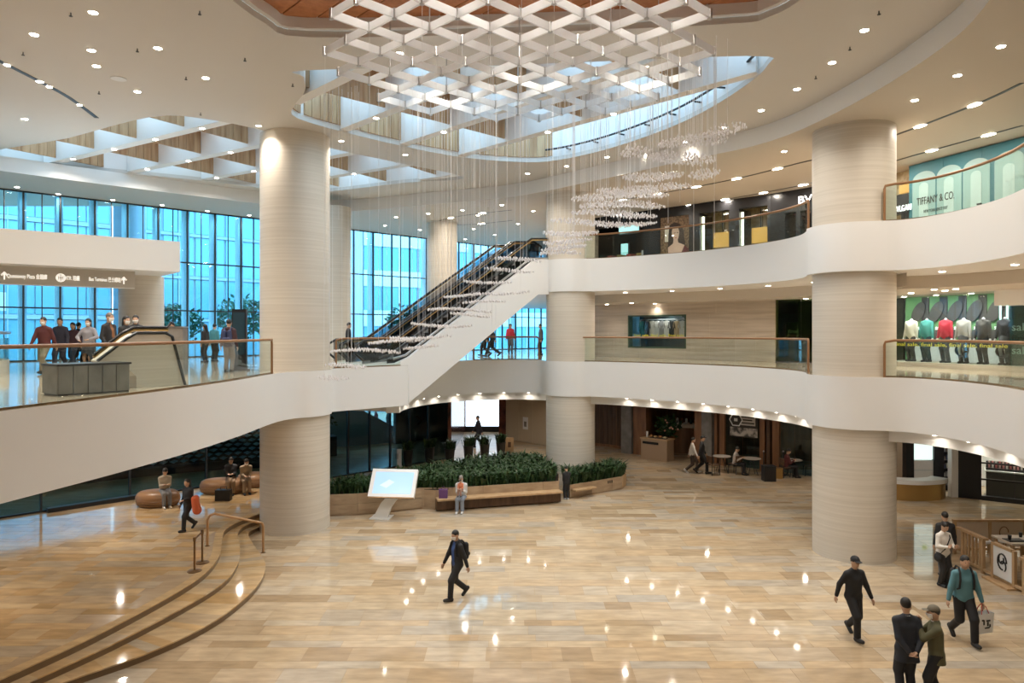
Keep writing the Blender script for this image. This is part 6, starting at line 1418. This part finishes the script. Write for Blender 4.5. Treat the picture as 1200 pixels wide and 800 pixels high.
p = person((7.28, 12.15, 0), face(-.85, .3), 'man in an olive green jacket and patterned cap raising his hands to his face', 1.68, top=(.10, .095, .045), bottom=BLK, cap_=(.16, .14, .10), hair=(.05, .045, .04), mask=True, coat=.06, collar=(.5, .5, .5), pose=dict(wri=((-.02, .28, 1.40), (.12, .26, 1.36)), pole=((-.6, .2, -1), (.6, .2, -1)), hand=((.1, -.1, 1), (.0, -.1, 1)), ank=((-.11, .12, .08), (.11, -.08, .08))), h=.02)
p = person(gp(1129, 751), face(-.10, -1), 'man in a teal hooded jacket with rucksack straps carrying a white shopping bag', 1.80, top=(.10, .24, .28), bottom=BLK, inner=None, pose=dict(WALK, wri=((-.31, .10, .80), (.31, .05, .83))), h=.02)
backpack(p, BLK, 'black backpack on the man in the teal jacket')
q = wpt(p, p['_w0'])                                          # his left hand
t = thing('shopping_bag', 'white paper shopping bag with black lettering and red handles, carried by the teal-jacketed man', 'bag', (q.x, q.y, q.z - .62))
MBt = Matrix.Translation((q.x, q.y, q.z - .62)) @ Matrix.Rotation(.3, 4, 'Z')
b = MB(MBt).add([(-.2, -.07, 0), (.2, -.07, 0), (.2, .07, 0), (-.2, .07, 0), (-.23, -.08, .40), (.23, -.08, .40), (.23, .08, .40), (-.23, .08, .40)], [(3, 2, 1, 0), (0, 1, 5, 4), (1, 2, 6, 5), (2, 3, 7, 6), (3, 0, 4, 7)]); bb_ = b.build('bag_body', 'white_plastic', t)
for sy in (-.07, .07): MB(MBt).tube([(-.1, sy, .39), (-.06, sy * .5, .52), (0, 0, .60), (.06, sy * .5, .52), (.1, sy, .39)], .009, 6).build('handle', plain((.45, .06, .04)), t)
for k, (x, z, w_, h_) in enumerate([(-.1, .26, .05, .03), (-.06, .18, .03, .1), (.02, .24, .1, .03), (.04, .15, .035, .08), (-.02, .1, .12, .025), (.1, .12, .03, .06)]): MB(MBt).box(x, x + w_, -.086, -.076, z, z + h_).build('print_mark', 'black', bb_)
person(gp(1105, 686), face(.25, -1), 'woman in a white top with black shoulder bag checking her phone', 1.60, top=(.72, .68, .62), bottom=(.02, .02, .022), pose=dict(PHONE), hairstyle='bun', strap=(.015, .015, .018), fem=1, h=.022, coat=.04)
person(gp(1108, 676), face(.2, 1), 'dark-haired person in black standing behind the woman in white', 1.68, top=BLK, bottom=(.16, .15, .14), pose=STAND, h=.024)
# --- further back on the main floor
person(gp(811, 554), face(1, -.15), 'person in a white jacket walking past the cafe beside someone in black', 1.62, top=(.68, .65, .60), bottom=(.06, .04, .03), shoes=(.6, .6, .6), pose=WALK, h=.028)
person(gp(822, 554.5), face(1, -.2), 'person in black with a cap walking past the cafe beside someone in white', 1.72, top=BLK, bottom=BLK, cap_=BLK, pose=WALK2, h=.028)
p = person((-1.80, 25.30, 0), face(-.1, -1), 'masked adult in pale clothes seated on the planter bench holding a small child', 1.62, top=(.62, .62, .62), bottom=(.22, .25, .30), shoes=(.6, .6, .6), hair=(.25, .22, .20), mask=True, pose=dict(SIT, pel=.55, wri=((-.10, .26, .80), (.10, .28, .78))), h=.026)
person((-1.80, 24.92, .62), face(-.2, -1), 'small child in an orange top sitting on the lap of the masked adult', .80, top=(.60, .20, .10), bottom=(.35, .2, .15), pose=dict(SIT, pel=.45), h=.04, hair=(.05, .03, .02))
q = Vector((-2.45, 25.28, .46)); t = thing('purple_bag', 'small purple bag on the planter bench next to the masked adult', 'bag', tuple(q))
MB().box(q.x - .15, q.x + .15, q.y - .1, q.y + .1, .46, .76).build('bag_body', plain((.12, .05, .16)), t); MB().tube([(q.x - .08, q.y, .76), (q.x, q.y, .88), (q.x + .08, q.y, .76)], .012, 6).build('handle', plain((.12, .05, .16)), t)
person(gp(664, 585), face(-.3, 1), 'child in black clothes and pale shoes standing at the gap between the planters', 1.24, top=BLK, bottom=BLK, shoes=(.55, .55, .55), pose=dict(nod=.5, wri=((-.1, .25, .95), (.1, .25, .95))), h=.032)
person(gp(561, 524), face(-.9, -.3), 'man in a dark suit striding across the bright corridor reflection', 1.76, top=(.02, .02, .03), bottom=(.015, .015, .02), collar=(.8, .8, .8), coat=.1, pose=WALK, h=.03)
q = gp(861, 555); person((q.x, q.y, 0), face(.8, -.5), 'person in a pale top sitting at the cafe table under the emblem sign', 1.62, top=(.45, .40, .36), bottom=BLK, pose=dict(SIT, wri=((-.12, .35, .80), (.12, .35, .80))), h=.032)
q = gp(921, 559); person((q.x, q.y, 0), face(.9, -.1), 'person in a dark red top sitting at the cafe table near the brass posts', 1.66, top=(.10, .02, .02), bottom=BLK, pose=dict(SIT, wri=((-.12, .35, .80), (.12, .35, .80))), h=.032)
F = fr(CF0, CF1); S = lambda px: s_at(px, F, cl)
for x, lb, c1 in ((782, 'barista in black behind the wavy bar', BLK), (806, 'barista in dark brown behind the wavy bar, near the jamb', (.06, .03, .02))):
    q = F @ Vector((S(x), 3.1, 0)); person(q, face(-.5, -1), lb, 1.7, top=c1, bottom=BLK, pose=PHONE, h=.034)
# --- on the raised terrace
person(gp(221, 621, .45), face(-.5, -1), 'woman in black with an orange jacket over her arm walking on the terrace', 1.56, top=BLK, bottom=(.02, .02, .022), shoes=BLK, hairstyle='long', pose=dict(WALK, wri=((-.06, .24, 1.05), (.26, .1, .85))), fem=1, h=.025)
q = gp(221, 621, .45); t = thing('orange_jacket', 'bright orange jacket carried over the arm of the woman in black', 'jacket', (q.x + .28, q.y - .22, .45 + .62)); 
pr = [('c', (0, 0, .36), (.05, .05, .02), .10, .13), ('c', (.02, .05, .38), (-.04, .10, .22), .09, .09)]; lo, hi = bounds(pr); V, Fq = nets(lambda P: union(P, pr, .05), lo, hi, .03); mesh_obj('folded_cloth', V, Fq, [plain((.62, .13, .05))], t)
pr = [('c', (.07, -.02, .2), (.10, -.02, .0), .05, .045)]; lo, hi = bounds(pr); V, Fq = nets(lambda P: union(P, pr, .05), lo, hi, .025); mesh_obj('hanging_sleeve', V, Fq, [plain((.62, .13, .05))], t)
person((P1.x + .25, P1.y - .05, .45), face(.6, -.8), 'dark-haired woman in a beige top sitting on a timber seat looking at her phone', 1.6, top=(.42, .36, .28), bottom=(.20, .20, .21), shoes=(.6, .58, .55), hairstyle='long', pose=dict(SIT, pel=.60, wri=((-.08, .34, .84), (.08, .34, .84)), nod=.6), fem=1, h=.028)
person((P2.x + .30, P2.y - .05, .45), face(.3, -.95), 'person in a black patterned jacket sitting on the shared timber seat', 1.64, top=BLK, bottom=(.30, .20, .12), pose=dict(SIT, pel=.60, wri=((-.08, .34, .80), (.08, .34, .80))), h=.03)
person((P2.x + .78, P2.y + .05, .45), face(.5, -.9), 'masked person in a tan jacket leaning forward on the shared timber seat', 1.64, top=(.30, .22, .14), bottom=(.28, .19, .12), mask=True, pose=dict(SIT, pel=.60, lean=.4, wri=((-.08, .42, .72), (.08, .42, .72))), h=.03)
# --- on level one, left concourse
def g1(x, Y): return Vector(((x - 600) * Y / FPX, Y, Z1))
person(g1(52, 20.8), face(.05, -1), 'masked man in a dark red and black sweater with khaki trousers walking on the concourse', 1.68, top=(.09, .02, .02), bottom=(.22, .18, .12), mask=True, pose=WALK, h=.026)
person(g1(71, 23.0), face(.2, -1), 'man in navy walking behind the one in the dark red sweater', 1.70, top=(.03, .03, .05), bottom=(.03, .03, .05), pose=WALK2, h=.03)
person(g1(86, 24.2), face(.1, -1), 'person with pink sleeves and dark vest among the walkers on the concourse', 1.56, top=(.09, .04, .05), bottom=(.03, .04, .07), hairstyle='long', pose=WALK, fem=1, h=.03)
person(g1(91, 25.4), face(.1, 1), 'person in black walking away across the concourse behind the others', 1.58, top=BLK, bottom=BLK, pose=WALK2, h=.032)
person(g1(104, 21.4), face(.1, -1), 'masked woman in a grey cardigan and long black skirt holding papers', 1.62, top=(.28, .27, .29), bottom=BLK, skirt=True, hairstyle='long', mask=True, pose=dict(wri=((-.12, .26, 1.08), (.16, .28, 1.05)), pole=((-1, -.3, -.6), (1, -.3, -.6))), fem=1, h=.026)
person(g1(127, 18.6), face(1, -.15), 'grey-haired masked man in a black coat standing at the escalator end', 1.72, top=BLK, inner=(.20, .08, .03), bottom=BLK, hair=(.16, .13, .11), mask=True, coat=.22, pose=dict(wri=((-.25, .12, .88), (.26, .15, .9))), belly=.6, h=.025)
person(g1(147, 19.6), face(1, -.4), 'masked woman in black beside the grey-haired man', 1.66, top=BLK, bottom=BLK, hairstyle='long', mask=True, fem=1, h=.028)
person(g1(159, 20.6), face(.4, -1), 'masked woman in black behind the cream escalator end', 1.70, top=BLK, bottom=BLK, hairstyle='long', mask=True, fem=1, h=.028)
person(g1(202, 21.8), face(-.2, -1), 'long-haired woman in a black dress standing by the grey pylon', 1.52, top=BLK, bottom=BLK, skirt=True, hairstyle='long', shoes=(.6, .6, .6), fem=1, h=.028)
p = person(g1(268, 21.6), face(-.1, 1), 'man in a dark red top with a blue backpack seen from behind on the concourse', 1.60, top=(.06, .025, .03), bottom=(.17, .14, .11), h=.025)
backpack(p, (.03, .04, .10), 'dark blue backpack on the man seen from behind on the concourse')
person(g1(241, 28.5), face(-1, .2), 'small figure in black by the windows beyond the backpack wearer', 1.52, top=BLK, bottom=BLK, hairstyle='long', h=.04)
person(g1(251, 29.5), face(.2, 1), 'small figure in a teal top by the windows beyond the backpack wearer', 1.55, top=(.06, .22, .24), bottom=BLK, h=.04)
person(g1(408, 29.6), face(1, 0), 'person in black at the foot of the escalator', 1.60, top=BLK, bottom=BLK, h=.036)
person(g1(577, 34.5), face(-1, -.1), 'person in black striding under the escalator', 1.70, top=BLK, bottom=BLK, pose=dict(WALK, ank=((-.08, .34, .09), (.08, -.36, .2))), h=.034)
person(g1(569, 35.5), face(-1, .1), 'person in dark clothes walking beside the strider under the escalator', 1.60, top=(.03, .02, .02), bottom=BLK, pose=WALK2, h=.036)
person(g1(598, 40.5), face(.2, -1), 'person in a red top near the far windows under the escalator', 1.66, top=(.5, .03, .05), bottom=(.1, .1, .12), h=.04)
person(g1(634, 37.5), face(-1, -.2), 'person in grey partly hidden by the round column under the escalator', 1.62, top=(.10, .11, .12), bottom=BLK, h=.04)
# --- outside on the street escalator landing
for x, Y, c1, lb in ((441, 43.5, (.12, .02, .03), 'person in dark red outside beyond the ground-floor glass'), (455, 42.8, BLK, 'person in black outside beyond the ground-floor glass')):
    person(Vector(((x - 600) * Y / FPX, Y, -.02)), face(-1, -.4), lb, 1.7, top=c1, bottom=BLK, h=.04)
# --- headless shop dummies in jackets
DUM = [(1054, (.70, .64, .50), (.05, .045, .04), 'cream'), (1072, (.05, .30, .26), (.02, .05, .06), 'green and teal'), (1094, (.55, .03, .05), (.05, .05, .05), 'red'), (1115, (.42, .38, .33), (.04, .04, .04), 'beige camouflage'), (1138, (.07, .06, .05), (.03, .03, .03), 'dark patterned'), (1163, (.03, .03, .035), (.05, .05, .05), 'black satin')]
for i, (x, c1, c2, nm) in enumerate(DUM):
    q = GF @ Vector((GS(x), .65, Z1 + .16)); p = person((q.x, q.y, Z1 + .16), math.atan2(GF[1][0], GF[0][0]) + PI, 'shop dummy wearing a %s jacket in the green clothes shop' % nm, 1.74, top=c1, bottom=c2, headless=True, skin='white_plastic', kind='shop_dummy', cat='mannequin', group='dummies in the green shop', coat=.08 if i != 2 else .02, skirt=(i in (3, 5)), pose=dict(wri=((-.26, .08, .84), (.26, .06, .84))), h=.03)
for o in bpy.data.objects:
    for k in ('_hc', '_w0', '_w1', '_s'):
        if k in o.keys(): del o[k]
